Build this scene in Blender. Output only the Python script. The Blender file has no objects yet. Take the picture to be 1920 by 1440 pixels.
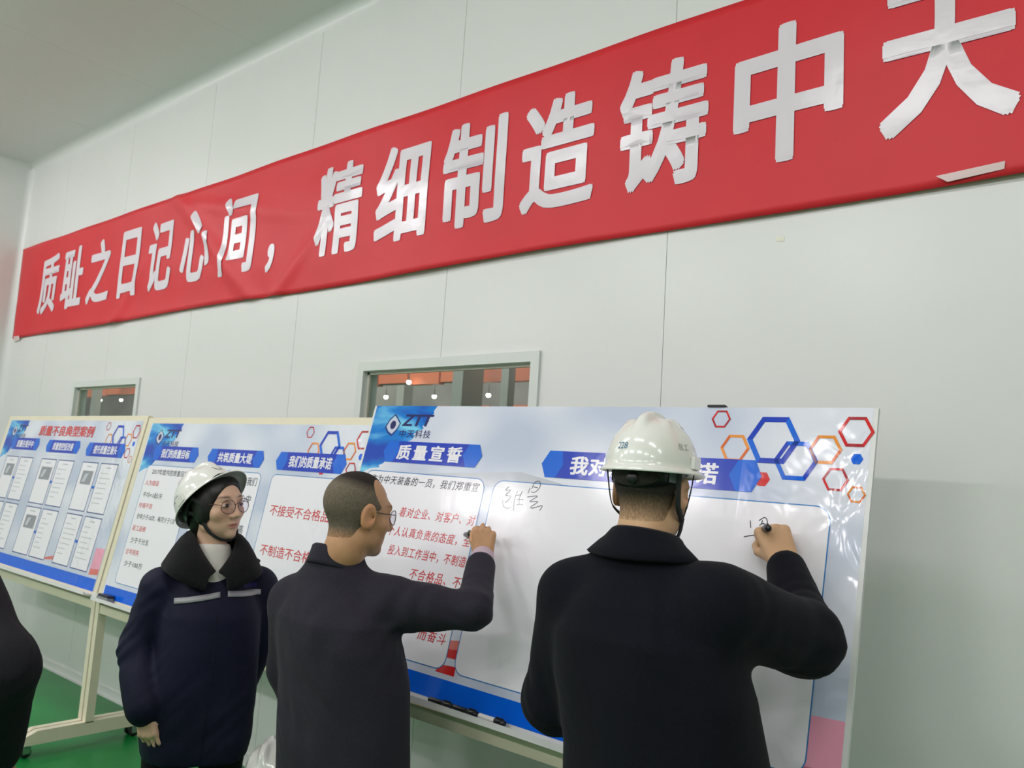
import bpy, bmesh, math, random
import numpy as np
from mathutils import Matrix, Vector, Quaternion

# ------------------------------------------------------------------ camera
sc = bpy.context.scene
COL = sc.collection
cam_data = bpy.data.cameras.new('camera')
cam = bpy.data.objects.new('camera', cam_data)
COL.objects.link(cam)
cam_data.sensor_fit = 'HORIZONTAL'
cam_data.sensor_width = 36.0
cam_data.lens = 36.0 * 1516.25 / 1920.0
cam_data.clip_start = 0.05
cam_data.clip_end = 200
_f = Vector((-0.63764724, 0.76126869, 0.11779637))
_r = Vector((0.76985988, 0.63509764, 0.06298221))
_u = Vector((0.02686581, -0.13084712, 0.99103847))
cam.matrix_world = Matrix(((_r.x, _u.x, -_f.x, 0.0), (_r.y, _u.y, -_f.y, -2.6062),
                           (_r.z, _u.z, -_f.z, 1.5669), (0, 0, 0, 1)))
cam_data.dof.use_dof = True
cam_data.dof.focus_distance = 2.2
cam_data.dof.aperture_fstop = 28.43 / 4.6      # about 4.6 mm pupil, a phone lens
sc.camera = cam

# ------------------------------------------------------------------ world, exposure
world = bpy.data.worlds.new('world')
sc.world = world
world.use_nodes = True
world.node_tree.nodes['Background'].inputs['Color'].default_value = (0.62, 0.64, 0.66, 1)
world.node_tree.nodes['Background'].inputs['Strength'].default_value = 0.35
sc.view_settings.view_transform = 'Standard'
sc.view_settings.look = 'None'
sc.view_settings.gamma = 1.0
sc.view_settings.use_curve_mapping = False
sc.view_settings.exposure = 0.0

LAMP_COL = (1.0, 0.945, 0.965)
LAMP_W = 79.0          # watts of each ceiling lamp
LAMPS = [(-7.5, -6.6, 0.8), (-4.5, -5.65, 0.85), (-2.4, -5.65, 0.85), (-0.3, -5.65, 0.60), (1.8, -5.65, 0.45), (3.9, -5.65, 0.45),
         (-7.4, -1.9, 0.24), (-7.4, -3.1, 0.32), (-5.35, -2.25, 0.36), (-3.3, -2.25, 0.26), (-1.2, -2.6, 0.28), (0.9, -2.6, 0.36), (3.0, -2.6, 0.40)]       # x, y, share of full power
CEIL = 4.14

# ------------------------------------------------------------------ helpers
def lin(c):
    return tuple(((v / 255.0) / 12.92 if v <= 10 else (((v / 255.0) + 0.055) / 1.055) ** 2.4) for v in c)

MATS = {}
def mat(name, col, rough=0.5, spec=0.5, metal=0.0, var=0.0, vscale=6.0, bump=0.0, bscale=60.0,
        coat=0.0, sheen=0.0, emit=None, estr=0.0, attr=None, stretch=None, bdist=0.002):
    """procedural principled material; var = colour mottling, bump = fine relief"""
    if name in MATS:
        return MATS[name]
    m = bpy.data.materials.new(name)
    m.use_nodes = True
    nt = m.node_tree
    b = nt.nodes['Principled BSDF']
    b.inputs['Base Color'].default_value = (*col, 1)
    b.inputs['Roughness'].default_value = rough
    b.inputs['Specular IOR Level'].default_value = spec
    b.inputs['Metallic'].default_value = metal
    if coat:
        b.inputs['Coat Weight'].default_value = coat
        b.inputs['Coat Roughness'].default_value = 0.06
    if sheen:
        b.inputs['Sheen Weight'].default_value = sheen
        b.inputs['Sheen Roughness'].default_value = 0.5
    if emit:
        b.inputs['Emission Color'].default_value = (*emit, 1)
        b.inputs['Emission Strength'].default_value = estr
    tc = nt.nodes.new('ShaderNodeTexCoord')
    src = tc.outputs['Object']
    if stretch:
        mp = nt.nodes.new('ShaderNodeMapping')
        mp.inputs['Scale'].default_value = stretch
        nt.links.new(src, mp.inputs['Vector'])
        src = mp.outputs['Vector']
    colsock = None
    if attr:
        a = nt.nodes.new('ShaderNodeAttribute')
        a.attribute_name = attr
        colsock = a.outputs['Color']
    if var:
        n = nt.nodes.new('ShaderNodeTexNoise')
        n.inputs['Scale'].default_value = vscale
        n.inputs['Detail'].default_value = 5
        nt.links.new(src, n.inputs['Vector'])
        r = nt.nodes.new('ShaderNodeMapRange')
        r.inputs['From Min'].default_value = 0.25
        r.inputs['From Max'].default_value = 0.75
        r.inputs['To Min'].default_value = 1 - var
        r.inputs['To Max'].default_value = 1 + var
        nt.links.new(n.outputs['Fac'], r.inputs['Value'])
        mx = nt.nodes.new('ShaderNodeMix')
        mx.data_type = 'RGBA'
        mx.blend_type = 'MULTIPLY'
        mx.inputs['Factor'].default_value = 1
        if colsock:
            nt.links.new(colsock, mx.inputs['A'])
        else:
            mx.inputs['A'].default_value = (*col, 1)
        nt.links.new(r.outputs['Result'], mx.inputs['B'])
        colsock = mx.outputs['Result']
    if colsock:
        nt.links.new(colsock, b.inputs['Base Color'])
    if bump:
        n = nt.nodes.new('ShaderNodeTexNoise')
        n.inputs['Scale'].default_value = bscale
        n.inputs['Detail'].default_value = 3
        nt.links.new(src, n.inputs['Vector'])
        bp = nt.nodes.new('ShaderNodeBump')
        bp.inputs['Strength'].default_value = bump
        bp.inputs['Distance'].default_value = bdist
        nt.links.new(n.outputs['Fac'], bp.inputs['Height'])
        nt.links.new(bp.outputs['Normal'], b.inputs['Normal'])
    MATS[name] = m
    return m

def link(o, parent=None):
    COL.objects.link(o)
    if parent is not None:
        o.parent = parent
    return o

def tag(o, label=None, cat=None, group=None, kind=None):
    if label: o['label'] = label
    if cat: o['category'] = cat
    if group: o['group'] = group
    if kind: o['kind'] = kind
    return o

def empty(name, loc=(0, 0, 0), rz=0.0, label=None, cat=None, group=None):
    o = bpy.data.objects.new(name, None)
    o.empty_display_size = 0.1
    o.location = loc
    o.rotation_euler = (0, 0, rz)
    link(o)
    return tag(o, label, cat, group)

def mesh_obj(name, verts, faces, m, parent=None, smooth=False, loc=None, rot=None):
    me = bpy.data.meshes.new(name)
    me.from_pydata([tuple(map(float, v)) for v in verts], [], [tuple(f) for f in faces])
    if m is not None:
        for mm in (m if isinstance(m, (list, tuple)) else [m]):
            me.materials.append(mm)
    if smooth:
        me.polygons.foreach_set('use_smooth', [True] * len(me.polygons))
    me.update()
    o = bpy.data.objects.new(name, me)
    if loc is not None: o.location = loc
    if rot is not None: o.rotation_euler = rot
    return link(o, parent)

class MB:
    """collects boxes, tubes and other solids; build() links them as one mesh"""
    def __init__(s):
        s.v = []; s.f = []
    def add(s, vs, fs):
        n = len(s.v)
        s.v += [tuple(map(float, v)) for v in vs]
        s.f += [tuple(i + n for i in f) for f in fs]
        return s
    def box(s, x0, x1, y0, y1, z0, z1, bev=0.0):
        if bev <= 0:
            vs = [(x0,y0,z0),(x1,y0,z0),(x1,y1,z0),(x0,y1,z0),(x0,y0,z1),(x1,y0,z1),(x1,y1,z1),(x0,y1,z1)]
            return s.add(vs, [(0,3,2,1),(4,5,6,7),(0,1,5,4),(1,2,6,5),(2,3,7,6),(3,0,4,7)])
        bm = bmesh.new()
        bmesh.ops.create_cube(bm, size=1)
        for v in bm.verts:
            v.co = ((x0+x1)/2 + v.co.x*(x1-x0), (y0+y1)/2 + v.co.y*(y1-y0), (z0+z1)/2 + v.co.z*(z1-z0))
        bmesh.ops.bevel(bm, geom=bm.edges[:], offset=bev, segments=2, affect='EDGES', profile=0.5)
        bm.verts.index_update()
        s.add([v.co[:] for v in bm.verts], [[v.index for v in f.verts] for f in bm.faces])
        bm.free()
        return s
    def tube(s, pts, r, seg=10, cap=True, up=None, flat=1.0):
        pts = [Vector(p) for p in pts]
        rs = r if isinstance(r, (list, tuple)) else [r] * len(pts)
        n = len(pts); rings = []
        ref = Vector(up) if up else Vector((0.13, 0.27, 0.95)).normalized()
        for i, p in enumerate(pts):
            t = (pts[min(i+1, n-1)] - pts[max(i-1, 0)]).normalized()
            a = t.cross(ref)
            if a.length < 1e-4: a = t.cross(Vector((1, 0, 0)))
            a.normalize(); b = t.cross(a).normalized()
            rings.append([p + a*math.cos(2*math.pi*k/seg)*rs[i] + b*math.sin(2*math.pi*k/seg)*rs[i]*flat for k in range(seg)])
        vs = [q for ring in rings for q in ring]; fs = []
        for i in range(n-1):
            for k in range(seg):
                k2 = (k+1) % seg
                fs.append((i*seg+k, i*seg+k2, (i+1)*seg+k2, (i+1)*seg+k))
        if cap:
            fs.append(tuple(range(seg-1, -1, -1)))
            fs.append(tuple((n-1)*seg+k for k in range(seg)))
        return s.add(vs, fs)
    def lathe(s, prof, seg=24, axis='z', loc=(0,0,0)):
        vs = []; fs = []
        for (r, z) in prof:
            for k in range(seg):
                a = 2*math.pi*k/seg
                c, q = r*math.cos(a), r*math.sin(a)
                p = {'z': (c, q, z), 'y': (c, z, q), 'x': (z, c, q)}[axis]
                vs.append((p[0]+loc[0], p[1]+loc[1], p[2]+loc[2]))
        for i in range(len(prof)-1):
            for k in range(seg):
                k2 = (k+1) % seg
                fs.append((i*seg+k, i*seg+k2, (i+1)*seg+k2, (i+1)*seg+k))
        return s.add(vs, fs)
    def prism(s, poly, y0, y1):
        """polygon in x-z, extruded along y"""
        n = len(poly)
        vs = [(x, y0, z) for x, z in poly] + [(x, y1, z) for x, z in poly]
        fs = [tuple(range(n)), tuple(range(2*n-1, n-1, -1))] + [(i, i+n, (i+1) % n + n, (i+1) % n) for i in range(n)]
        return s.add(vs, fs)
    def build(s, name, m, parent=None, smooth=False, **k):
        o = mesh_obj(name, s.v, s.f, m, parent, smooth, **k)
        bm = bmesh.new(); bm.from_mesh(o.data)
        bmesh.ops.recalc_face_normals(bm, faces=bm.faces[:])
        bm.to_mesh(o.data); bm.free()
        return o

# ------------------------------------------------------------------ lettering (flat print and glued letters)
_tx = {}
def text_mesh(s, bold=0.0, gap=1.0, shear=0.0):
    key = (s, bold, gap, shear)
    if key in _tx:
        return _tx[key]
    cu = bpy.data.curves.new('t', 'FONT')
    cu.body = s; cu.size = 1.0; cu.resolution_u = 3
    cu.space_character = gap; cu.shear = shear
    ob = bpy.data.objects.new('t', cu)
    COL.objects.link(ob)
    dg = bpy.context.evaluated_depsgraph_get()
    me = bpy.data.meshes.new_from_object(ob.evaluated_get(dg))
    v = np.array([(w.co.x, w.co.y, 0.0) for w in me.vertices], float).reshape(-1, 3)
    f = [tuple(p.vertices) for p in me.polygons]
    bpy.data.objects.remove(ob); bpy.data.curves.remove(cu); bpy.data.meshes.remove(me)
    if bold:                       # thicken: the strokes are repeated a little apart, each copy a hair above the last
        nv = len(v); V2, F2 = [], []
        for i, (dx, dy) in enumerate(((.8, .6), (.8, -.6), (-.8, .6), (-.8, -.6), (0, .7), (0, -.7), (1, 0), (-1, 0), (0, 0))):
            F2 += [tuple(j + i*nv for j in q) for q in f]; V2.append(v + np.array([dx*bold, dy*bold, 0.00003*i]))
        v, f = np.concatenate(V2), F2
    _tx[key] = (v, f)
    return _tx[key]

def fit_text(s, x0, x1, z0, z1, bold=0.0, gap=1.0, shear=0.0):
    """glyph outlines scaled so that their bounding box is x0..x1, z0..z1"""
    v, f = text_mesh(s, bold, gap, shear)
    lo, hi = v[:, :2].min(0), v[:, :2].max(0)
    q = (v[:, :2] - lo) / np.maximum(hi - lo, 1e-6)
    return np.column_stack([x0 + q[:, 0]*(x1-x0), z0 + q[:, 1]*(z1-z0), v[:, 2]]), f

# ------------------------------------------------------------------ materials of the setting
M_wall = mat('wall_panel_paint', (0.72, 0.735, 0.72), 0.30, 0.5, var=0.02, vscale=1.5, bump=0.10, bscale=2.2, bdist=0.004)
M_seam = mat('seam_sealant', (0.42, 0.44, 0.42), 0.6)
M_ceil = mat('ceiling_panel_paint', (0.76, 0.755, 0.75), 0.45, 0.4, var=0.02, vscale=1.2)
M_floor = mat('green_epoxy', (0.006, 0.200, 0.040), 0.32, 0.35, var=0.12, vscale=3.0, bump=0.05, bscale=9)
M_alu = mat('white_aluminium', (0.72, 0.73, 0.72), 0.35, 0.5)
M_cream = mat('cream_powder_coat', (0.78, 0.72, 0.56), 0.4, 0.5, var=0.03, vscale=8)
M_black_rubber = mat('black_rubber', (0.012, 0.012, 0.013), 0.55)
M_steel = mat('steel', (0.55, 0.56, 0.57), 0.3, metal=1.0)

# ------------------------------------------------------------------ room shell
XL, XR, YF = -8.05, 7.0, -8.2
WIN = [(-6.58, -5.50, 0.95, 2.105), (-3.19, -2.036, 0.95, 2.105)]

def rect_minus(x0, x1, z0, z1, holes):
    """rectangles that cover x0..x1 by z0..z1 except the holes"""
    out = [(x0, x1, z0, z1)]
    for hx0, hx1, hz0, hz1 in holes:
        nxt = []
        for a, b, c, d in out:
            if hx1 <= a or hx0 >= b or hz1 <= c or hz0 >= d:
                nxt.append((a, b, c, d)); continue
            if hx0 > a: nxt.append((a, hx0, c, d))
            if hx1 < b: nxt.append((hx1, b, c, d))
            m0, m1 = max(a, hx0), min(b, hx1)
            if hz1 < d: nxt.append((m0, m1, hz1, d))
            if hz0 > c: nxt.append((m0, m1, c, hz0))
        out = nxt
    return out

b = MB()
for x0, x1, z0, z1 in rect_minus(XL - 0.1, XR + 0.1, -0.05, CEIL + 0.05, WIN):
    b.box(x0, x1, 0.006, 0.09, z0, z1)
wall_back = tag(b.build('wall_back', M_seam), 'white sandwich panel wall behind the boards', kind='structure')
SEAMS = [-4.92 + 1.15 * n for n in range(-3, 11)]
edges = [XL] + [s for s in SEAMS if XL + 0.05 < s < XR] + [XR]
for i in range(len(edges) - 1):
    b = MB()
    for x0, x1, z0, z1 in rect_minus(edges[i] + 0.0012, edges[i+1] - 0.0012, 0.0, CEIL, WIN):
        b.box(x0, x1, 0.0, 0.006, z0, z1)
    b.build('wall_panel', M_wall, wall_back)

b = MB().box(XL - 0.1, XR + 0.1, YF - 0.1, 0.1, -0.06, 0.0)
tag(b.build('floor', M_floor), 'glossy green epoxy floor', kind='structure')
b = MB().box(XL - 0.1, XR + 0.1, YF - 0.1, 0.1, CEIL + 0.006, CEIL + 0.1)
ceiling = tag(b.build('ceiling', M_seam), 'pale grey panel ceiling', kind='structure')
cx = [XL, -6.65, -5.5, -4.35, -3.2, -2.05, -0.9, 0.25, 1.4, 2.55, 3.7, 4.85, 6.0, XR]
for i in range(len(cx) - 1):
    MB().box(cx[i] + 0.001, cx[i+1] - 0.001, YF, 0.0, CEIL, CEIL + 0.006).build('ceiling_panel', M_ceil, ceiling)
wl = tag(MB().box(XL - 0.09, XL - 0.006, YF, 0.0, 0, CEIL).build('wall_left', M_seam), 'white end wall at the far left', kind='structure')
ye = [0.0] + [-0.85 - 1.15*k for k in range(7)] + [YF]
for i in range(len(ye) - 1):
    MB().box(XL - 0.006, XL, ye[i+1] + 0.001, ye[i] - 0.001, 0, CEIL).build('wall_panel', M_wall, wl)
tag(MB().box(XR, XR + 0.09, YF, 0.0, 0, CEIL).build('wall_right', M_wall), 'white wall on the right', kind='structure')
tag(MB().box(XL, XR, YF - 0.09, YF, 0, CEIL).build('wall_front', M_wall), 'white wall behind the camera', kind='structure')

# coved trims along the ceiling, down the corner and along the floor
def cove(name, r, path, m, label):
    """quarter-round cove between two surfaces; path gives three points per station"""
    vs = []; fs = []
    n = 9
    for o, a, c in path:
        o, a, c = Vector(o), Vector(a), Vector(c)
        for k in range(n):
            t = k / (n-1) * math.pi / 2
            vs.append(o + a*(r*(1 - math.sin(t))) + c*(r*(1 - math.cos(t))))
    m_ = n
    for i in range(len(path)-1):
        for k in range(n-1):
            fs.append((i*m_+k, i*m_+k+1, (i+1)*m_+k+1, (i+1)*m_+k))
    o = mesh_obj(name, vs, fs, m, None, True)
    return tag(o, label, kind='structure')
cove('trim_1', 0.07, [((XL, 0, CEIL), (0, -1, 0), (0, 0, -1)), ((XR, 0, CEIL), (0, -1, 0), (0, 0, -1))], M_alu, 'rounded cove between wall and ceiling')
cove('trim_2', 0.06, [((XL, 0, 0), (1, 0, 0), (0, -1, 0)), ((XL, 0, CEIL), (1, 0, 0), (0, -1, 0))], M_alu, 'rounded cove down the room corner')
cove('trim_3', 0.07, [((XL, YF, CEIL), (1, 0, 0), (0, 0, -1)), ((XL, 0, CEIL), (1, 0, 0), (0, 0, -1))], M_alu, 'rounded cove over the end wall')
b = MB().box(XL, XR, -0.012, 0.0, 0.0, 0.058).box(XL, XR, -0.022, -0.012, 0.0, 0.012)
tag(b.build('baseboard_back', M_alu), 'white aluminium skirting strip under the panel wall', kind='structure')
b = MB().box(XL, XL + 0.012, YF, -0.022, 0.0, 0.058)
tag(b.build('baseboard_left', M_alu), 'white aluminium skirting strip under the end wall', kind='structure')

# ------------------------------------------------------------------ windows to the factory hall
def schlick(nt):
    """reflectance of a thin pane, the same from either side"""
    lw = nt.nodes.new('ShaderNodeLayerWeight'); lw.inputs['Blend'].default_value = 0.5
    pw = nt.nodes.new('ShaderNodeMath'); pw.operation = 'POWER'; pw.inputs[1].default_value = 5
    ma = nt.nodes.new('ShaderNodeMath'); ma.operation = 'MULTIPLY_ADD'; ma.inputs[1].default_value = 0.92; ma.inputs[2].default_value = 0.045
    nt.links.new(lw.outputs['Facing'], pw.inputs[0]); nt.links.new(pw.outputs[0], ma.inputs[0])
    return ma
def glass_mat():
    m = bpy.data.materials.new('window_glass'); m.use_nodes = True
    nt = m.node_tree; nt.nodes.clear()
    out = nt.nodes.new('ShaderNodeOutputMaterial')
    tr = nt.nodes.new('ShaderNodeBsdfTransparent'); tr.inputs['Color'].default_value = (0.90, 0.93, 0.91, 1)
    gl = nt.nodes.new('ShaderNodeBsdfGlossy'); gl.inputs['Roughness'].default_value = 0.02
    fr = schlick(nt)
    mx = nt.nodes.new('ShaderNodeMixShader')
    nt.links.new(fr.outputs[0], mx.inputs[0]); nt.links.new(tr.outputs[0], mx.inputs[1]); nt.links.new(gl.outputs[0], mx.inputs[2])
    nt.links.new(mx.outputs[0], out.inputs[0])
    return m
M_glass = glass_mat()
M_winframe = mat('window_frame_paint', (0.66, 0.70, 0.67), 0.35)
M_gasket = mat('window_gasket', (0.62, 0.60, 0.52), 0.5)
for i, (x0, x1, z0, z1) in enumerate(WIN):
    f = 0.045
    w = MB()
    for a, c, d, e in ((x0, x1, z1 - f, z1), (x0, x1, z0, z0 + f), (x0, x0 + f, z0 + f, z1 - f), (x1 - f, x1, z0 + f, z1 - f)):
        w.box(a, c, -0.012, 0.004, d, e)
    for a, c, d, e in ((x0 + f, x1 - f, z1 - f - 0.003, z1 - f), (x0 + f, x1 - f, z0 + f, z0 + f + 0.003), (x0 + f - 0.003, x0 + f, z0 + f, z1 - f), (x1 - f, x1 - f + 0.003, z0 + f, z1 - f)):
        w.box(a, c, 0.0045, 0.085, d, e)
    wo = tag(w.build('window_%d' % (i+1), M_winframe), ('narrow window above the case study board' if i == 0 else 'wide window behind the pledge board'), kind='structure')
    MB().box(x0 + f, x1 - f, 0.026, 0.031, z0 + f, z1 - f).build('pane', M_glass, wo)
    g = MB()
    for a, c, d, e in ((x0 + f, x1 - f, z1 - f - 0.015, z1 - f - 0.003), (x0 + f, x1 - f, z0 + f + 0.003, z0 + f + 0.015), (x0 + f, x0 + f + 0.012, z0 + f, z1 - f), (x1 - f - 0.012, x1 - f, z0 + f, z1 - f)):
        g.box(a, c, 0.020, 0.037, d, e)
    g.build('gasket', M_gasket, wo)

# the hall beyond the glass
M_hall = mat('hall_wall_cladding', (0.30, 0.28, 0.255), 0.7, var=0.35, vscale=0.8)
M_orange = mat('orange_girder_paint', (0.86, 0.22, 0.10), 0.5, var=0.12, vscale=0.7)
M_red_clad = mat('red_cladding', (0.55, 0.13, 0.10), 0.6, var=0.15, vscale=1.0)
M_column = mat('grey_column_paint', (0.42, 0.42, 0.38), 0.55, var=0.05, vscale=2)
M_dark = mat('dark_steelwork', (0.12, 0.13, 0.12), 0.6)
M_lampglow = mat('lamp_glow', (1, 1, 1), 0.5, emit=(1.0, 0.97, 0.92), estr=14.0)
tag(MB().box(-30, 4, 8.0, 8.1, -0.05, 9).build('wall_hall', M_hall), 'grey cladding of the factory hall seen through the windows', kind='structure')
tag(MB().box(-30, 4, 0.12, 8.1, -0.12, -0.05).build('floor_hall', M_floor), 'green floor of the factory hall', kind='structure')
hc = tag(MB().box(-30, 4, 0.1, 8.1, 9.0, 9.1).build('ceiling_hall', M_hall), 'roof of the factory hall', kind='structure')
girder = empty('crane_girder', (-9, 5.0, 2.80), label='orange crane girder of flat panels seen through the windows', cat='girder')
gx = -22.5
random.seed(5)
while gx < -3.0:
    w = 0.62 if gx < -7.4 else 0.55
    MB().box(gx - (-9), gx - (-9) + w - 0.035, 0, 0.12, random.uniform(-0.02, 0.02), 0.62).build('girder_panel', M_orange, girder)
    gx += w
MB().box(-13.5, 6.0, 0.03, 0.10, 0.0, 0.60).build('girder_web', M_dark, girder)
for gx in (-13.4, -3.6, 5.7):
    MB().box(gx, gx + 0.2, 0.13, 0.33, -2.85, 0.62).build('girder_post', M_dark, girder)
low = empty('machine_guard', (-8.0, 6.4, 2.0), label='low orange machine guard under the crane girder, seen through the wide window', cat='guard')
for k in range(6):
    MB().box(-1.6 + k*0.42, -1.6 + k*0.42 + 0.38, 0, 0.05, 0, 0.62 + 0.03*(k % 2)).build('guard_panel', M_orange, low)
MB().box(-1.65, 0.95, 0.05, 0.10, -2.05, 0.55).build('guard_post_frame', M_dark, low)
red = empty('red_cladding_panel', (-6.4, 6.6, 2.2), label='dull red cladding panel right of the grey columns beyond the window', cat='cladding')
for k in range(4):
    MB().box(-0.8 + k*0.55, -0.8 + k*0.55 + 0.52, 0, 0.05, -2.25, 0.95).build('cladding_sheet', M_red_clad, red)
for x, w, dp, y, lab in ((-6.79, 0.15, 0.37, 4.4, 'wide grey hall column in the middle of the wide window'), (-10.22, 0.16, 0.20, 6.6, 'narrow grey hall column left of the wide one'),
                  (-6.10, 0.09, 0.12, 4.5, 'thin grey hall column near the right edge of the wide window'), (-17.0, 0.2, 0.1, 4.5, 'blue-grey hall column seen through the narrow window'), (-18.9, 0.4, 0.3, 6.5, 'pale hall column at the right of the narrow window')):
    co = empty('hall_column', (x, y, -0.05), label=lab, cat='column', group='hall columns')
    MB().box(0, w, 0.0, dp, 0.02, 9.04).build('shaft', M_column, co)
    MB().box(-0.06, w + 0.06, -0.06, dp + 0.06, 0.0, 0.02).build('base_plate', M_dark, co)
    MB().box(-0.01, w + 0.01, -0.012, 0.0, 0.02, 9.04).build('flange', M_column, co)
for x, z, y, lab in ((-8.1, 2.80, 5.0, 'upper left of the four bright lamps in the wide window'), (-9.25, 2.69, 5.5, 'lamp at the far left of the wide window'),
               (-8.22, 2.68, 5.5, 'lamp just left of the wide column in the window'), (-7.19, 2.68, 5.5, 'lamp just right of the wide column in the window'),
               (-17.9, 2.77, 4.9, 'upper left lamp in the narrow window'), (-17.55, 2.69, 4.9, 'middle lamp in the narrow window'), (-16.6, 2.68, 4.9, 'right lamp in the narrow window')):
    y = y - 0.12 if y == 5.0 else y
    la = empty('hall_lamp', (x, y, z), label='round white hall lamp, ' + lab, cat='lamp', group='hall lamps')
    MB().lathe([(0.001, -0.030), (0.018, -0.027), (0.030, -0.012), (0.032, 0.004), (0.026, 0.018)], 16).build('diffuser', M_lampglow, la, True)
    MB().lathe([(0.026, 0.018), (0.026, 0.030), (0.012, 0.036), (0.008, 0.04), (0.006, 0.1)], 16).build('housing', M_dark, la, True)
    MB().tube([(0, 0, 0.1), (0, 0, 9.0 - z)], 0.003, 6).build('rod', M_dark, la)
for x in (-18, -12, -7):  # added area lights, no fitting of their own, that brighten the hall
    l = bpy.data.lights.new('hall_fill_light', 'AREA'); l.energy = 420; l.shape = 'RECTANGLE'; l.size = 2.0; l.size_y = 1.0
    lo = bpy.data.objects.new('hall_fill_light', l); lo.location = (x, 2.6, 8.6); link(lo)

# ------------------------------------------------------------------ unseen ceiling lamps: some inferred from reflections, others added as fill
M_fit = mat('lamp_housing', (0.8, 0.8, 0.8), 0.4)
for i, (x, y, pw_) in enumerate(LAMPS):
    t = empty('ceiling_lamp', (x, y, CEIL), label='long white ceiling lamp with wrap-round diffuser, above the room, out of the picture, one of a set partly added to balance the light', cat='lamp', group='ceiling lamps')
    MB().box(-0.62, 0.62, -0.09, 0.09, -0.035, 0.0, 0.004).build('housing', M_fit, t)
    for sx_ in (-1, 1):
        MB().box(sx_*0.612 - 0.008, sx_*0.612 + 0.008, -0.09, 0.09, -0.135, -0.035).build('end_cap', M_fit, t)
    # the diffuser: a lit underside, and two slanted sides added to brighten the upper walls
    for ly, lz, ang, w, share in ((0, -0.125, 0.0, 0.10, 0.34), (-0.075, -0.085, -62.0, 0.085, 0.33), (0.075, -0.085, 62.0, 0.085, 0.33)):
        l = bpy.data.lights.new('lamp_diffuser', 'AREA')
        l.shape = 'RECTANGLE'; l.size = 1.2; l.size_y = w; l.energy = LAMP_W*share*pw_; l.color = LAMP_COL
        lo = bpy.data.objects.new('lamp_diffuser', l); lo.location = (0, ly, lz); lo.rotation_euler = (math.radians(ang), 0, 0)
        link(lo, t)

# ------------------------------------------------------------------ red banner with glued white letters
M_banner = mat('red_banner_cloth', (0.64, 0.026, 0.036), 0.45, 0.30, var=0.04, vscale=4, bump=0.22, bscale=4, bdist=0.010)
M_letter = mat('white_letter_film', (0.74, 0.68, 0.74), 0.20, 0.5, bump=0.40, bscale=11, bdist=0.005)
def banner_y(x, z):
    """distance of the cloth in front of the wall: soft diagonal folds"""
    v = (z - 2.525) / 0.82
    y = 0.016 + 0.004*np.sin(3.1*x + 1.3*z) + 0.003*np.sin(7.3*x - 4.0*z + 1.0)
    d1 = (x + 4.75) + 1.25*(z - 2.95)
    y = y + 0.020*np.exp(-(d1/0.07)**2)*np.clip(1.3 - abs(x + 4.6), 0, 1)
    d2 = (x + 5.9) - 0.9*(z - 2.62)
    y = y + 0.022*np.exp(-(d2/0.08)**2)*np.clip(1 - v*1.6, 0, 1)*np.clip(1.4 - abs(x + 5.7), 0, 1)
    d3 = (x + 3.9) - 1.1*(z - 2.6)
    y = y + 0.020*np.exp(-(d3/0.06)**2)*np.clip(1 - v*1.8, 0, 1)
    d4 = (z - 3.22) + 0.22*(x + 4.9)
    y = y + 0.012*np.exp(-(d4/0.035)**2)*np.clip(1 - abs(x + 4.6)*0.8, 0, 1)
    y = y + 0.006*np.sin(17*z + 1.7*x)*np.clip(0.5 + 0.5*np.sin(1.1*x), 0, 1)*0.5
    y = y + 0.010*np.exp(-(v/0.06)**2)*np.clip(0.6 + 0.5*np.sin(1.9*x), 0, 1)
    return np.maximum(y, 0.006)
nx, nz = 260, 26
bv, bf = [], []
bx0, bx1 = -8.02, 1.9
for i in range(nx + 1):
    for j in range(nz + 1):
        u, v = i/nx, j/nz
        xl = -7.955 + (-8.02 + 7.955)*v
        x = xl + (bx1 - xl)*u
        z = 2.525 + 0.825*v + 0.006*math.sin(2.3*x)*(1 - v) + 0.004*math.sin(3.1*x + 1)*v
        bv.append((x, -float(banner_y(x, z)), z))
for i in range(nx):
    for j in range(nz):
        a = i*(nz+1) + j
        bf.append((a, a + nz + 1, a + nz + 2, a + 1))
banner = tag(mesh_obj('banner', bv, bf, M_banner, None, True), 'long red cloth banner with large white Chinese characters taped to the wall', 'banner')
mod = banner.modifiers.new('thickness', 'SOLIDIFY'); mod.thickness = 0.0015; mod.offset = 0

def slab_text(name, s, x0, x1, z0, z1, bold, m, parent, yfun, step=0.05):
    """letters cut into a fine grid so that they follow a curved cloth"""
    v, f = fit_text(s, x0, x1, z0, z1, bold)
    bm = bmesh.new()
    vs = [bm.verts.new((a, 5*d, c)) for a, c, d in v]
    for q in f:
        try: bm.faces.new([vs[i] for i in q])
        except ValueError: pass
    for ax, lo, hi in ((0, x0, x1), (2, z0, z1)):
        n = int((hi - lo)/step)
        for k in range(1, n + 1):
            co = [0, 0, 0]; no = [0, 0, 0]; co[ax] = lo + k*(hi - lo)/(n + 1); no[ax] = 1
            bmesh.ops.bisect_plane(bm, geom=bm.verts[:] + bm.edges[:] + bm.faces[:], plane_co=co, plane_no=no)
    for w in bm.verts:
        w.co.y = yfun(w.co.x, w.co.z) - w.co.y
    me = bpy.data.meshes.new(name)
    bm.normal_update()
    bmesh.ops.reverse_faces(bm, faces=[q for q in bm.faces if q.normal.y > 0])
    bm.to_mesh(me); bm.free()
    me.materials.append(m)
    me.polygons.foreach_set('use_smooth', [True]*len(me.polygons))
    return link(bpy.data.objects.new(name, me), parent)

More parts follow.
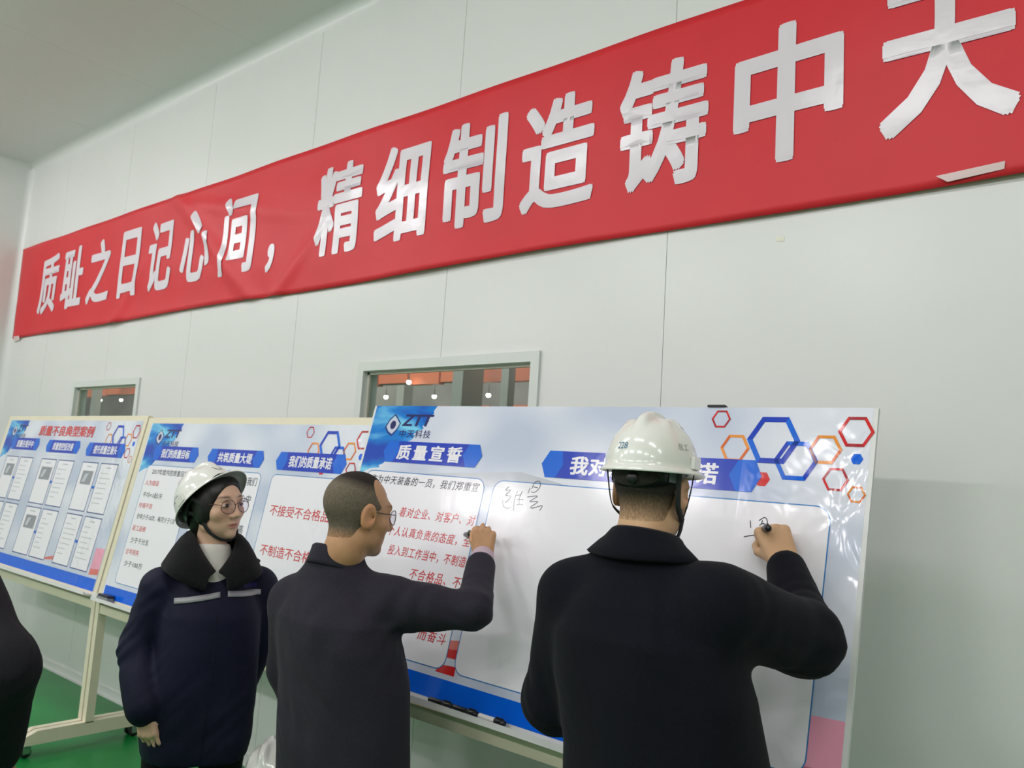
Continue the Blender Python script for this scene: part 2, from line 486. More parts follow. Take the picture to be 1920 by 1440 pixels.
LET = [('质', -7.30), ('耻', -6.815), ('之', -6.335), ('日', -5.86), ('记', -5.40), ('心', -4.915), ('间', -4.42), ('，', -4.063),
       ('精', -3.455), ('细', -2.960), ('制', -2.478), ('造', -2.000), ('铸', -1.505), ('中', -1.020), ('天', -0.525)]
for ch, cx_ in LET:
    w, z0, z1 = 0.385, 2.700, 3.205
    if ch == '，': w, z0, z1 = 0.075, 2.672, 2.845
    if ch == '日': w = 0.28
    if ch in '记心间': w = 0.36
    if ch in '心': z0, z1 = 2.71, 3.19
    slab_text('letter', ch, cx_ - w/2, cx_ + w/2, z0, z1, 0.032, M_letter, banner, lambda x, z: -float(banner_y(x, z)) - 0.0035)
M_tape = mat('clear_tape', (0.80, 0.62, 0.62), 0.12)
mesh_obj('tape', [(-0.52, -0.030, 2.528), (-0.375, -0.026, 2.540), (-0.372, -0.030, 2.562), (-0.552, -0.033, 2.551)], [(0, 1, 2, 3)], M_tape, banner)
mesh_obj('tape', [(-7.93, -0.012, 2.50), (-7.80, -0.010, 2.51), (-7.80, -0.022, 2.545), (-7.93, -0.022, 2.545)], [(0, 1, 2, 3)], M_tape, banner)
M_scrap = mat('cream_tape_scrap', (0.80, 0.78, 0.66), 0.5)
for (x, z, w, lab) in ((-1.037, 2.436, 0.03, 'small cream scrap of tape on the wall below the right end of the banner'),
                       (-4.35, 2.472, 0.022, 'tiny cream scrap of tape on the wall under the comma of the banner'), (-5.107, 2.548 - 0.06, 0.022, 'tiny cream scrap of tape on the wall left of the comma of the banner')):
    o = MB().box(-w/2, w/2, -0.0012, 0, -0.008, 0.008).build('tape_scrap', M_scrap, loc=(x, -0.0001, z), rot=(0, 0.12, 0))
    tag(o, lab, 'tape')

# ------------------------------------------------------------------ boards on wheeled stands
def poster_mat(name, col, rough=0.14, kind='plain', wr=0.5):
    """laminated print: colour plus the ripples of the film (in poster coordinates, stronger toward the right edge)"""
    if name in MATS: return MATS[name]
    m = bpy.data.materials.new(name); m.use_nodes = True
    nt = m.node_tree; b = nt.nodes['Principled BSDF']
    b.inputs['Base Color'].default_value = (*col, 1)
    b.inputs['Roughness'].default_value = rough
    b.inputs['Specular IOR Level'].default_value = 0.5
    tc = nt.nodes.new('ShaderNodeTexCoord')
    sx = nt.nodes.new('ShaderNodeSeparateXYZ'); nt.links.new(tc.outputs['Object'], sx.inputs[0])
    def noise(scale, det, st=None, dist=0.0):
        n = nt.nodes.new('ShaderNodeTexNoise'); n.inputs['Scale'].default_value = scale; n.inputs['Detail'].default_value = det
        n.inputs['Distortion'].default_value = dist
        s = tc.outputs['Object']
        if st:
            mp = nt.nodes.new('ShaderNodeMapping'); mp.inputs['Scale'].default_value = st[0]; mp.inputs['Rotation'].default_value = st[1]
            nt.links.new(s, mp.inputs[0]); s = mp.outputs[0]
        nt.links.new(s, n.inputs['Vector'])
        return n.outputs['Fac']
    if kind == 'paper':        # pale blue-grey print fading to white facets
        r = nt.nodes.new('ShaderNodeValToRGB')
        e = r.color_ramp.elements
        e[0].position = 0.36; e[0].color = (*lin((196, 205, 226)), 1)
        e[1].position = 0.62; e[1].color = (*lin((228, 231, 242)), 1)
        nt.links.new(noise(2.2, 1, ((1, 1, 1.6), (0, 0.5, 0))), r.inputs[0]); nt.links.new(r.outputs[0], b.inputs['Base Color'])
    if kind == 'corner':       # blue light-streak artwork
        r = nt.nodes.new('ShaderNodeValToRGB'); el = r.color_ramp.elements
        el[0].position = 0.40; el[0].color = (*lin((18, 70, 185)), 1)
        el[1].position = 0.70; el[1].color = (*lin((130, 215, 245)), 1)
        q = el.new(0.56); q.color = (*lin((10, 125, 215)), 1)
        nt.links.new(noise(5, 3, ((0.55, 1, 1.8), (0, 0.95, 0)), 0.4), r.inputs[0]); nt.links.new(r.outputs[0], b.inputs['Base Color'])
    # ripples
    hsum = nt.nodes.new('ShaderNodeMath'); hsum.operation = 'ADD'
    edge = nt.nodes.new('ShaderNodeMapRange'); edge.inputs['From Min'].default_value = 1.62; edge.inputs['From Max'].default_value = 1.95
    edge.inputs['To Min'].default_value = 0.05; edge.inputs['To Max'].default_value = 1.0
    nt.links.new(sx.outputs['X'], edge.inputs['Value'])
    mul = nt.nodes.new('ShaderNodeMath'); mul.operation = 'MULTIPLY'
    nt.links.new(noise(7.5, 2, ((1, 1, 0.8), (0, 0.6, 0)), 0.8), mul.inputs[0]); nt.links.new(edge.outputs[0], mul.inputs[1])
    mul2 = nt.nodes.new('ShaderNodeMath'); mul2.operation = 'MULTIPLY'; mul2.inputs[1].default_value = 0.03
    nt.links.new(noise(2.6, 1), mul2.inputs[0])
    nt.links.new(mul.outputs[0], hsum.inputs[0]); nt.links.new(mul2.outputs[0], hsum.inputs[1])
    bp = nt.nodes.new('ShaderNodeBump'); bp.inputs['Strength'].default_value = wr; bp.inputs['Distance'].default_value = 0.035
    nt.links.new(hsum.outputs[0], bp.inputs['Height']); nt.links.new(bp.outputs['Normal'], b.inputs['Normal'])
    MATS[name] = m
    return m
P_paper = poster_mat('print_paper', (0.8, 0.83, 0.9), kind='paper')
P_corner = poster_mat('print_corner_art', (0.1, 0.3, 0.8), kind='corner')
P_white = poster_mat('print_white', lin((242, 240, 247)))
P_blue = poster_mat('print_royal_blue', lin((26, 62, 190)))
P_blue2 = poster_mat('print_bright_blue', lin((16, 104, 222)))
P_band = poster_mat('print_band_blue', lin((10, 100, 225)))
P_navy = poster_mat('print_navy', lin((40, 40, 100)))
P_line = poster_mat('print_line_blue', lin((60, 130, 195)))
P_red = poster_mat('print_red', lin((214, 40, 44)))
P_redtext = poster_mat('print_red_text', lin((214, 70, 74)))
P_pink = poster_mat('print_pink', lin((240, 165, 190)))
P_salmon = poster_mat('print_salmon', lin((225, 120, 110)))
P_orange = poster_mat('print_orange', lin((240, 150, 60)))
P_orange2 = poster_mat('print_dark_orange', lin((225, 105, 45)))
P_darkred = poster_mat('print_dark_red', lin((175, 40, 50)))
P_ink = poster_mat('print_black_ink', lin((45, 48, 66)))
P_grey = poster_mat('print_grey', lin((150, 152, 160)))
P_lgrey = poster_mat('print_light_grey', lin((196, 200, 210)))
P_lilac = poster_mat('print_lilac', lin((206, 208, 226)))
P_pen = poster_mat('marker_ink', lin((70, 72, 80)))
P_frame = poster_mat('print_sheet_border', lin((66, 80, 140)))

class Poster:
    """flat print on a board: shapes in board coordinates, x from the left, z down from the top edge (negative)"""
    def __init__(s, parent): s.p = parent; s.k = 1
    def poly(s, name, pts, m, layer):
        y = -0.0002*layer
        return mesh_obj(name, [(x, y, z) for x, z in pts], [tuple(range(len(pts)))[::-1] if _area(pts) > 0 else tuple(range(len(pts)))], m, s.p)
    def polys(s, name, plist, m, layer):
        y = -0.0002*layer; vs = []; fs = []
        for pts in plist:
            n = len(vs); vs += [(x, y, z) for x, z in pts]
            r = tuple(range(n, n + len(pts)))
            fs.append(r[::-1] if _area(pts) > 0 else r)
        return mesh_obj(name, vs, fs, m, s.p)
    def text(s, name, t, x0, x1, z0, z1, m, layer, bold=0.0, gap=1.0, shear=0.0):
        v, f = fit_text(t, x0, x1, z0, z1, bold, gap, shear)
        return mesh_obj(name, [(a, -0.0002*layer - d, c) for a, c, d in v], [q[::-1] for q in f], m, s.p)
    def ring(s, name, outer, inner, m, layer):
        y = -0.0002*layer; n = len(outer)
        vs = [(x, y, z) for x, z in outer] + [(x, y, z) for x, z in inner]
        mats = m if isinstance(m, (list, tuple)) else [m]
        o = mesh_obj(name, vs, [(i, (i+1) % n, n + (i+1) % n, n + i)[::-1] for i in range(n)], list(mats), s.p)
        if len(mats) > 1:
            for i, q in enumerate(o.data.polygons): q.material_index = i % len(mats)
        return o
    def stroke(s, name, pts, w, m, layer):
        """hand-drawn line of width w"""
        y = -0.0002*layer
        q = smooth_line(pts, 5); vs = []; fs = []
        for i, a in enumerate(q):
            d = np.array(q[min(i+1, len(q)-1)]) - np.array(q[max(i-1, 0)])
            d = d/max(np.hypot(*d), 1e-9); nrm = np.array([-d[1], d[0]])*w/2
            vs += [(a[0]+nrm[0], y, a[1]+nrm[1]), (a[0]-nrm[0], y, a[1]-nrm[1])]
            if i: fs.append((2*i-2, 2*i-1, 2*i+1, 2*i))
        return vs, fs
def _area(p):
    return sum(p[i][0]*p[(i+1) % len(p)][1] - p[(i+1) % len(p)][0]*p[i][1] for i in range(len(p)))
def smooth_line(p, n):
    p = [np.array(q, float) for q in p]; out = []
    for i in range(len(p)-1):
        a, b_, c, d = p[max(i-1, 0)], p[i], p[i+1], p[min(i+2, len(p)-1)]
        for k in range(n):
            t = k/n
            out.append(0.5*((2*b_) + (c-a)*t + (2*a-5*b_+4*c-d)*t*t + (3*b_-a-3*c+d)*t**3))
    out.append(p[-1])
    return out
def hexa(cx, cz, r, sq=1.0, a0=0.0):
    return [(cx + r*math.cos(a0 + k*math.pi/3)*sq, cz + r*math.sin(a0 + k*math.pi/3)) for k in range(6)]
def rrect(x0, x1, z0, z1, r, n=6):
    out = []
    for cx, cz, a in ((x1-r, z1-r, 0), (x0+r, z1-r, 90), (x0+r, z0+r, 180), (x1-r, z0+r, 270)):
        for k in range(n+1):
            t = math.radians(a + 90*k/n); out.append((cx + r*math.cos(t), cz + r*math.sin(t)))
    return out

def stand(root, W, H, ytop, ztop, lean, frame_w, roll=0.0, depth=0.028, reach=0.33):
    """frame, legs, feet and casters; root sits on the floor below the board's top left corner"""
    sl, cl = math.sin(lean), math.cos(lean)
    yb, zb = ytop - H*sl, ztop - H*cl
    tilt = (-lean, roll, 0)
    fr = MB()
    d = depth
    f = frame_w
    for a, b_, c, e in ((0, W, -f, 0), (0, W, -H, -H + 0.016), (0, f, -H + 0.016, -f), (W - f, W, -H + 0.016, -f)):
        fr.box(a, b_, -0.006, d, c, e)
    fr.build('frame', M_cream if frame_w > 0.03 else M_alu, root, loc=(0, ytop, ztop), rot=tilt)
    MB().box(0.02, W-0.02, 0.0, depth - 0.002, -H + 0.02, -0.02).build('backing_sheet', M_alu, root, loc=(0, ytop, ztop), rot=tilt)
    MB().box(0.04, W-0.04, -0.055, -0.006, -H - 0.008, -H).box(0.04, W-0.04, -0.058, -0.055, -H - 0.008, -H + 0.010).build('pen_tray', M_alu, root, loc=(0, ytop, ztop), rot=tilt)
    MB().box(0.04, W-0.04, yb + 0.0, yb + 0.035, zb - 0.075, zb - 0.03).build('lower_rail', M_cream, root)
    for x in (0.0, W - 0.04):
        MB().box(x, x + 0.04, yb - 0.005, yb + 0.04, 0.125, zb + 0.005).build('leg', M_cream, root)
        ft = MB()
        y0, y1 = yb - reach, yb + reach
        prof = [(y0, 0.075), (y0 + 0.02, 0.062), (y1 - 0.02, 0.062), (y1, 0.075), (y1, 0.10), (y1 - 0.07, 0.13), (y0 + 0.09, 0.13), (y0, 0.092)]
        n = len(prof)
        vs = [(x, a, c) for a, c in prof] + [(x + 0.04, a, c) for a, c in prof]
        ft.add(vs, [tuple(range(n)), tuple(range(2*n-1, n-1, -1))] + [(i, i+n, (i+1) % n+n, (i+1) % n) for i in range(n)])
        foot = ft.build('foot', M_cream, root)
        for yy in (y0 + 0.05, y1 - 0.05):
            ca = MB().box(x + 0.003, x + 0.007, yy - 0.018, yy + 0.018, 0.022, 0.056).box(x + 0.033, x + 0.037, yy - 0.018, yy + 0.018, 0.022, 0.056).box(x + 0.003, x + 0.037, yy - 0.016, yy + 0.016, 0.054, 0.062)
            fork = ca.build('caster_fork', M_steel, root)
            MB().lathe([(0.001, x + 0.010), (0.024, x + 0.010), (0.027, x + 0.014), (0.027, x + 0.026), (0.024, x + 0.030), (0.001, x + 0.030)], 16, 'x', (0, yy, 0.027)).build('wheel', M_black_rubber, fork, True)
    po = MB().box(0.012 if frame_w < 0.03 else frame_w + 0.004, W - (0.012 if frame_w < 0.03 else frame_w + 0.002), 0.0, 0.006, -H + 0.013, -(0.0 if frame_w < 0.03 else frame_w*0.75))
    poster = po.build('poster', P_paper, root, loc=(0, ytop - 0.0066*cl, ztop + 0.0066*sl), rot=tilt)
    return poster

def common_print(P, W, H, sx, top=0.0):
    """corner art, logo, hexagons and the blue foot band, shared by all three posters"""
    L = 0.012 if sx == 1.0 else 0.062
    R = W - (0.012 if sx == 1.0 else 0.05)
    T = -top
    rg = random.Random(4)
    edge = [(0.352, 0.0), (0.345, -0.03), (0.322, -0.055), (0.300, -0.075), (0.305, -0.095), (0.262, -0.115), (0.245, -0.14), (0.20, -0.155), (0.175, -0.175), (0.150, -0.195), (0.140, -0.23), (0.10, -0.255), (0.06, -0.262), (0.0, -0.285)]
    art = [(L, T)]
    for q in range(len(edge) - 1):
        for w in (0, 0.35, 0.7):
            art.append((L + edge[q][0] + (edge[q+1][0] - edge[q][0])*w + (rg.uniform(-0.012, 0.012) if q or w else 0)*(q < len(edge) - 2), T + edge[q][1] + (edge[q+1][1] - edge[q][1])*w))
    art.append((L, T - 0.285))
    P.poly('corner_art', art, P_corner, 1)
    x = L + 0.085
    # eye-shaped diamond emblem
    ex, ez = x + 0.042, T - 0.080
    dia = lambda k: [(ex + k*dx, ez + k*dz) for dx, dz in ((-0.045, -0.010), (-0.030, 0.022), (-0.002, 0.047), (0.020, 0.030), (0.043, 0.008), (0.030, -0.022), (0.006, -0.046), (-0.022, -0.034))]
    P.ring('emblem', dia(1.0), dia(0.86), P_navy, 2)
    P.poly('emblem_eye', dia(0.80), P_lilac, 2)
    P.poly('emblem_pupil', [(ex + 0.016*math.cos(t*math.pi/8), ez + 0.018*math.sin(t*math.pi/8)) for t in range(16)], P_navy, 3)
    P.text('logo_lettering', 'ZTT', x + 0.092, x + 0.262, T - 0.083, T - 0.035, P_navy, 2, 0.035, 1.0, 0.18)
    P.text('logo_lettering', '中天科技', x + 0.092, x + 0.266, T - 0.130, T - 0.098, P_navy, 2, 0.012, 1.15)
    def hx(u, v, r, mats, t=0.78):
        P.ring('hexagon', hexa(u, v, r, 0.98), hexa(u, v, r*t, 0.98), mats, 5)
    o = R - 1.955
    T2 = T
    P.ring('hexagon', [p for p in hexa(o + 1.537, T2 - 0.036, 0.030)], [p for p in hexa(o + 1.537, T2 - 0.036, 0.024)], [P_red, P_darkred], 5)
    hx(o + 1.591, T2 - 0.122, 0.045, [P_orange, P_orange, P_orange2], 0.80)
    hx(o + 1.843, T2 - 0.117, 0.045, [P_orange, P_orange, P_orange2], 0.80)
    hx(o + 1.768, T2 - 0.151, 0.062, [P_blue2, P_band, P_blue], 0.78)
    hx(o + 1.699, T2 - 0.095, 0.077, [P_blue2, P_blue, P_blue], 0.78)
    hx(o + 1.917, T2 - 0.066, 0.047, [P_red, P_darkred, P_red], 0.80)
    hx(o + 1.877, T2 - 0.196, 0.035, [P_darkred, P_red], 0.80)
    hx(o + 1.932, T2 - 0.232, 0.024, [P_orange, P_orange2], 0.78)
    P.poly('hexagon', hexa(o + 1.925, T2 - 0.139, 0.016), P_band, 5)
    P.poly('hexagon', hexa(o + 1.682, T2 - 0.207, 0.022), P_red, 3)
    P.poly('foot_band', [(L, -H + 0.014), (R, -H + 0.014), (R, -H + 0.080), (L, -H + 0.080)], P_band, 2)
    zb = -H + 0.084
    P.polys('ribbon_art', [[(R - 0.9, zb + 0.012), (R - 0.5, zb + 0.05), (R - 0.5, zb + 0.085)], [(L + 0.2, zb + 0.03), (L + 0.6, zb + 0.02), (L + 0.2, zb + 0.07)]], P_salmon, 1)
    P.poly('ribbon_art', [(R - 0.11, zb + 0.075), (R, zb + 0.085), (R, zb + 0.165), (R - 0.11, zb + 0.160)], P_pink, 1)
    P.polys('ribbon_art', [[(R - 0.11, zb + 0.042), (R, zb + 0.05), (R, zb + 0.085), (R - 0.11, zb + 0.075)]], P_pink, 2)
    P.poly('ribbon_art', [(R - 0.11, zb + 0.01), (R, zb + 0.02), (R, zb + 0.052), (R - 0.11, zb + 0.045)], P_salmon, 2)

def plate(P, u0, u1, v0, v1, txt, bold=0.03, tpad=(0.09, 0.09), gap=1.0, tz=0.016, left_cut=True):
    """blue heading plate with hexagon ends and white lettering"""
    h = v1 - v0; c = (v0 + v1)/2
    P.poly('heading_plate', [(u0, c), (u0 + 0.030, v1), (u1 - 0.022, v1), (u1, c), (u1 - 0.024, v0), (u0 + 0.024, v0)], P_blue, 6)
    P.poly('plate_hexagon', [(u0 + 0.001, c), (u0 + 0.026, v1), (u0 + 0.078, v1), (u0 + 0.088, c), (u0 + 0.066, v0), (u0 + 0.024, v0)], P_blue2, 7)
    P.poly('plate_hexagon', [(u1 - 0.095, c), (u1 - 0.072, v1), (u1 - 0.022, v1), (u1 - 0.001, c), (u1 - 0.024, v0), (u1 - 0.070, v0)], P_blue2, 7)
    P.text('heading_lettering', txt, u0 + tpad[0], u1 - tpad[1], v0 + tz, v1 - tz, P_white, 8, bold, gap)

def panel(P, u0, u1, v0, v1, r=0.03):
    P.poly('text_panel', rrect(u0, u1, v0, v1, r), P_white, 3)
    P.ring('panel_outline', rrect(u0 - 0.002, u1 + 0.002, v0 - 0.002, v1 + 0.002, r + 0.002), rrect(u0 + 0.0012, u1 - 0.0012, v0 + 0.0012, v1 - 0.0012, r - 0.001), P_line, 4)

# ---- the large pledge board
BW, BH, BL = 1.967, 1.022, math.radians(12.5)
pledge = empty('pledge_board', (-2.571, 0, 0), label='large white pledge board on a wheeled stand being signed by two men', cat='board')
po = stand(pledge, BW, BH, -0.40, 1.834, BL, 0.022, roll=math.radians(0.7), depth=0.007, reach=0.28)
P = Poster(po)
common_print(P, BW, BH, 1.0)
P.polys('facet_art', [[(0.30, -0.27), (0.84, -0.235), (1.02, -0.265), (1.0, -0.30), (0.84, -0.30)]], P_lgrey, 1)
plate(P, 0.123, 0.649, -0.231, -0.146, '质量宣誓', 0.034, (0.082, 0.100), 1.35, 0.012)
plate(P, 0.919, 1.680, -0.246, -0.155, '我对质量的承诺', 0.034, (0.118, 0.128), 1.05, 0.014)
panel(P, 0.055, 0.690, -0.915, -0.270, 0.04)
panel(P, 0.733, 1.874, -0.915, -0.270, 0.04)
P.poly('ribbon_art', [(0.684, -0.875), (0.740, -0.873), (0.740, -0.812), (0.684, -0.820)], P_salmon, 1)
P.polys('ribbon_art', [[(0.684, -0.872), (0.740, -0.872), (0.740, -0.842), (0.684, -0.848)], [(0.655, -0.925), (0.740, -0.925), (0.740, -0.895), (0.67, -0.90)]], P_red, 2)
def script(P, t, u0, u1, v, size, m):
    P.text('panel_lettering', t, u0, u1, v - size/2, v + size/2, m, 5, 0.006, 1.12, 0.16)
script(P, '作为中天装备的一员，我们郑重宣', 0.092, 0.668, -0.302, 0.034, P_ink)
script(P, '着对企业、对客户、对', 0.300, 0.684, -0.418, 0.038, P_redtext)
script(P, '个人认真负责的态度，全', 0.262, 0.686, -0.492, 0.038, P_redtext)
script(P, '投入到工作当中，不制造', 0.290, 0.684, -0.562, 0.038, P_redtext)
script(P, '不合格品、不', 0.430, 0.684, -0.632, 0.038, P_redtext)
script(P, '而奋斗', 0.540, 0.672, -0.822, 0.038, P_redtext)
# two signatures in marker
def strokes(P, name, lines, w, m):
    vs = []; fs = []
    for q in lines:
        a, f = P.stroke(name, q, w, m, 6)
        n = len(vs); vs += a; fs += [tuple(i + n for i in t)[::-1] for t in f]
    return mesh_obj(name, vs, fs, m, P.p)
strokes(P, 'signature', [
    [(0.800, -0.288), (0.790, -0.302), (0.812, -0.300), (0.794, -0.318), (0.818, -0.322), (0.800, -0.345)],
    [(0.786, -0.336), (0.794, -0.356), (0.812, -0.362), (0.828, -0.358)],
    [(0.842, -0.302), (0.836, -0.330), (0.842, -0.368)], [(0.836, -0.318), (0.858, -0.312)], [(0.862, -0.300), (0.856, -0.326), (0.860, -0.344)], [(0.846, -0.330), (0.874, -0.328)], [(0.848, -0.346), (0.876, -0.345)],
    [(0.892, -0.286), (0.888, -0.306)], [(0.900, -0.290), (0.906, -0.268), (0.926, -0.262), (0.932, -0.280), (0.918, -0.298), (0.900, -0.300)], [(0.904, -0.282), (0.924, -0.284)],
    [(0.888, -0.318), (0.930, -0.312), (0.902, -0.332), (0.936, -0.330), (0.910, -0.350), (0.922, -0.352), (0.956, -0.342), (0.950, -0.358)]], 0.0026, P_pen)
strokes(P, 'signature', [[(1.664, -0.324), (1.668, -0.344)], [(1.688, -0.322), (1.704, -0.312), (1.712, -0.326), (1.706, -0.346)],
    [(1.698, -0.320), (1.696, -0.330)], [(1.692, -0.334), (1.702, -0.328), (1.704, -0.336), (1.692, -0.340), (1.692, -0.334)], [(1.652, -0.370), (1.672, -0.364), (1.690, -0.362)]], 0.0026, P_pen)
MB().box(1.49, 1.545, -0.006, 0.02, 0.0, 0.006).build('frame_clip', M_black_rubber, po)

# ---- the two boards further left
MW, MH, ML = 2.03, 1.03, math.radians(10.0)
target = empty('target_board', (-4.632, 0, 0), label='white quality targets board in a cream wheeled frame behind the woman', cat='board')
po2 = stand(target, MW, MH, -0.33, 1.793, ML, 0.045)
P = Poster(po2)
common_print(P, MW, MH, 0.9, 0.034)
plate(P, 0.165, 0.652, -0.246, -0.164, '我们的质量目标', 0.03, (0.095, 0.09))
plate(P, 0.745, 1.252, -0.250, -0.166, '共筑质量大堤', 0.03, (0.10, 0.10))
plate(P, 1.350, 1.868, -0.252, -0.166, '我们的质量承诺', 0.03, (0.105, 0.10))
panel(P, 0.150, 0.660, -0.925, -0.275)
panel(P, 0.740, 1.262, -0.925, -0.275)
panel(P, 1.352, 1.860, -0.925, -0.275)
def line(P, t, u0, u1, v, size, m, bold=0.004):
    P.text('panel_lettering', t, u0, u1, v - size/2, v + size/2, m, 5, bold)
line(P, '2017年度内控质量目标', 0.215, 0.600, -0.310, 0.032, P_ink)
for v, t, u0, u1, m in ((-0.374, '人为错误', 0.175, 0.325, P_redtext), (-0.440, '平均<1起/天', 0.185, 0.400, P_ink), (-0.500, '外观不良', 0.175, 0.325, P_redtext),
                        (-0.560, '全年少于10次，每月少于1次', 0.185, 0.600, P_ink), (-0.625, '返工返修', 0.175, 0.325, P_redtext), (-0.690, '少于千分五', 0.195, 0.395, P_ink),
                        (-0.752, '全年损失', 0.175, 0.325, P_redtext), (-0.815, '少于100万', 0.195, 0.395, P_ink)):
    line(P, t, u0, u1, v, 0.030, m)
line(P, '质量在我们', 1.03, 1.240, -0.318, 0.040, P_ink)
line(P, '心中', 1.14, 1.225, -0.402, 0.040, P_ink)
line(P, '提高', 1.14, 1.225, -0.545, 0.040, P_ink)
line(P, '不接受不合格品', 1.400, 1.832, -0.438, 0.050, P_redtext, 0.006)
line(P, '不制造不合格品', 1.400, 1.832, -0.618, 0.050, P_redtext, 0.006)

case = empty('case_study_board', (-6.800, 0, 0), label='white board of defect case sheets in a cream wheeled frame at far left', cat='board')
CW = 2.155
po3 = stand(case, CW, MH, -0.33, 1.805, ML, 0.042)
P = Poster(po3)
common_print(P, CW, MH, 0.9, 0.032)
P.text('title_lettering', '质量不良典型案例', 0.645, 1.505, -0.142, -0.068, P_redtext, 6, 0.03)
plate(P, 0.205, 0.712, -0.247, -0.162, '质量在我手中', 0.03, (0.11, 0.10))
plate(P, 0.840, 1.372, -0.252, -0.168, '质量管控促改善', 0.03, (0.11, 0.10))
plate(P, 1.468, 1.995, -0.260, -0.174, '提升质量在源头', 0.03, (0.11, 0.10))
random.seed(11)
for ci, (a0, a1, b0, b1) in enumerate(((0.200, 0.430, 0.460, 0.690), (0.836, 1.084, 1.112, 1.356), (1.478, 1.704, 1.738, 1.966))):
    P.ring('column_outline', rrect(a0 - 0.035, b1 + 0.035, -0.945, -0.272, 0.02, 3), rrect(a0 - 0.033, b1 + 0.033, -0.943, -0.274, 0.018, 3), P_lgrey, 2)
    for ri, (v1, v0) in enumerate(((-0.297, -0.600), (-0.620, -0.928))):
        for si, (u0, u1) in enumerate(((a0, a1), (b0, b1))):
            P.polys('case_sheet', [[(u0, v0), (u1, v0), (u1, v1), (u0, v1)]], P_white, 3)
            P.ring('sheet_border', [(u0, v0), (u1, v0), (u1, v1), (u0, v1)], [(u0 + 0.006, v0 + 0.006), (u1 - 0.006, v0 + 0.006), (u1 - 0.006, v1 - 0.006), (u0 + 0.006, v1 - 0.006)], P_frame, 4)
            bars = [[(u0 + 0.08, v1 - 0.032), (u1 - 0.08, v1 - 0.032), (u1 - 0.08, v1 - 0.024), (u0 + 0.08, v1 - 0.024)]]
            if si == 1 or (ri == 1 and ci == 2):
                for k in range(7):
                    vz = v1 - 0.06 - 0.03*k
                    ln = random.uniform(0.06, 0.16)
                    bars.append([(u0 + 0.03, vz - 0.005), (u0 + 0.03 + ln, vz - 0.005), (u0 + 0.03 + ln, vz), (u0 + 0.03, vz)])
            P.polys('print_lines', bars, P_lgrey, 5)
            if si == 0 and not (ri == 1 and ci == 2):
                pu0, pu1, pv1 = u0 + 0.045, u1 - 0.035, v1 - 0.055
                P.poly('sheet_photo', [(pu0, pv1 - 0.085), (pu1, pv1 - 0.085), (pu1, pv1), (pu0, pv1)], P_grey, 5)
                P.polys('sheet_photo_detail', [[(pu0 + 0.02, pv1 - 0.07), (pu0 + 0.06, pv1 - 0.07), (pu0 + 0.09, pv1 - 0.015), (pu0 + 0.04, pv1 - 0.02)]], P_lgrey, 6)
        P.poly('sheet_link', [(a1, (v0+v1)/2 - 0.008), (b0, (v0+v1)/2 - 0.008), (b0, (v0+v1)/2 + 0.008), (a1, (v0+v1)/2 + 0.008)], P_blue2, 5)

# ---- pens and eraser lying in the trays
def tray_pos(root, W, H, ytop, ztop, lean, u, off=0.030):
    """point on the pen tray at u along the board"""
    sl, cl = math.sin(lean), math.cos(lean)
    return Vector((root.location.x + u, ytop - H*sl - off*cl, ztop - H*cl + off*sl))
M_penblack = mat('black_plastic', (0.012, 0.012, 0.014), 0.3)
M_penwhite = mat('white_plastic', (0.78, 0.78, 0.76), 0.3)
def marker(name, loc, rot, body, cap, label, L=0.125, r=0.0085):
    t = empty(name, loc, label=label, cat='marker'); t.rotation_euler = rot
    MB().lathe([(0.001, 0), (r*0.8, 0.0), (r, 0.003), (r, L*0.62), (r*0.9, L*0.63)], 16, 'x').build('barrel', body, t, True)
    MB().lathe([(r*1.0, L*0.62), (r*1.12, L*0.625), (r*1.08, L*0.97), (r*0.7, L), (0.001, L)], 16, 'x').build('cap', cap, t, True)
    MB().box(L*0.66, L*0.92, -0.002, 0.002, r*1.0, r*1.5).build('clip', cap, t)
    return t
for u, bd, cp, lab, dz in ((0.668, M_penblack, M_penblack, 'black marker lying in the tray of the pledge board, nearest the bareheaded man', 0.0), (0.775, M_penblack, M_penblack, 'black marker in the middle of the pledge board tray', 0.0), (0.885, M_penwhite, M_penblack, 'white marker with black cap in the pledge board tray', 0.0)):
    p = tray_pos(pledge, BW, BH, -0.40, 1.834, BL, u)
    marker('marker', (p.x, p.y, p.z + 0.0095 - 0.012*u + 0.004), (0, math.radians(0.7), 0), bd, cp, lab, 0.105)
p = tray_pos(target, MW, MH, -0.33, 1.793, ML, 0.10, 0.031)
e = empty('board_eraser', (p.x, p.y, p.z + 0.0005), label='grey board eraser with dark top in the tray of the targets board', cat='eraser')
e.rotation_euler = (-ML, 0, 0)
MB().box(0, 0.11, -0.02, 0.02, 0.0, 0.022, 0.003).build('felt_pad', mat('grey_felt', (0.25, 0.26, 0.26), 0.9), e)
MB().box(-0.002, 0.112, -0.021, 0.021, 0.0225, 0.036, 0.004).build('grip', mat('dark_navy_plastic', (0.02, 0.022, 0.05), 0.4), e)
c = empty('chalk_box', (p.x - 0.075, p.y, p.z), label='small white box beside the eraser in the targets board tray', cat='box')
c.rotation_euler = (-ML, 0, 0)
MB().box(0, 0.06, -0.018, 0.018, 0, 0.022, 0.002).build('carton', M_penwhite, c)
MB().box(-0.001, 0.061, -0.019, 0.019, 0.0222, 0.028, 0.002).build('lid', M_penwhite, c)

# ------------------------------------------------------------------ smooth solids for figures: distance fields meshed on a rectilinear grid
def axis(lo, hi, h, fine=()):
    """grid coordinates with step h, finer inside the given (a, b, step) spans"""
    out = [lo]
    while out[-1] < hi:
        x = out[-1]; s = h
        for a, b_, q in fine:
            if a - 0.5*h <= x <= b_: s = min(s, q)
            elif x < a and x + s > a: s = max(min(s, a - x), q)
        out.append(x + s)
    return np.array(out, np.float32)

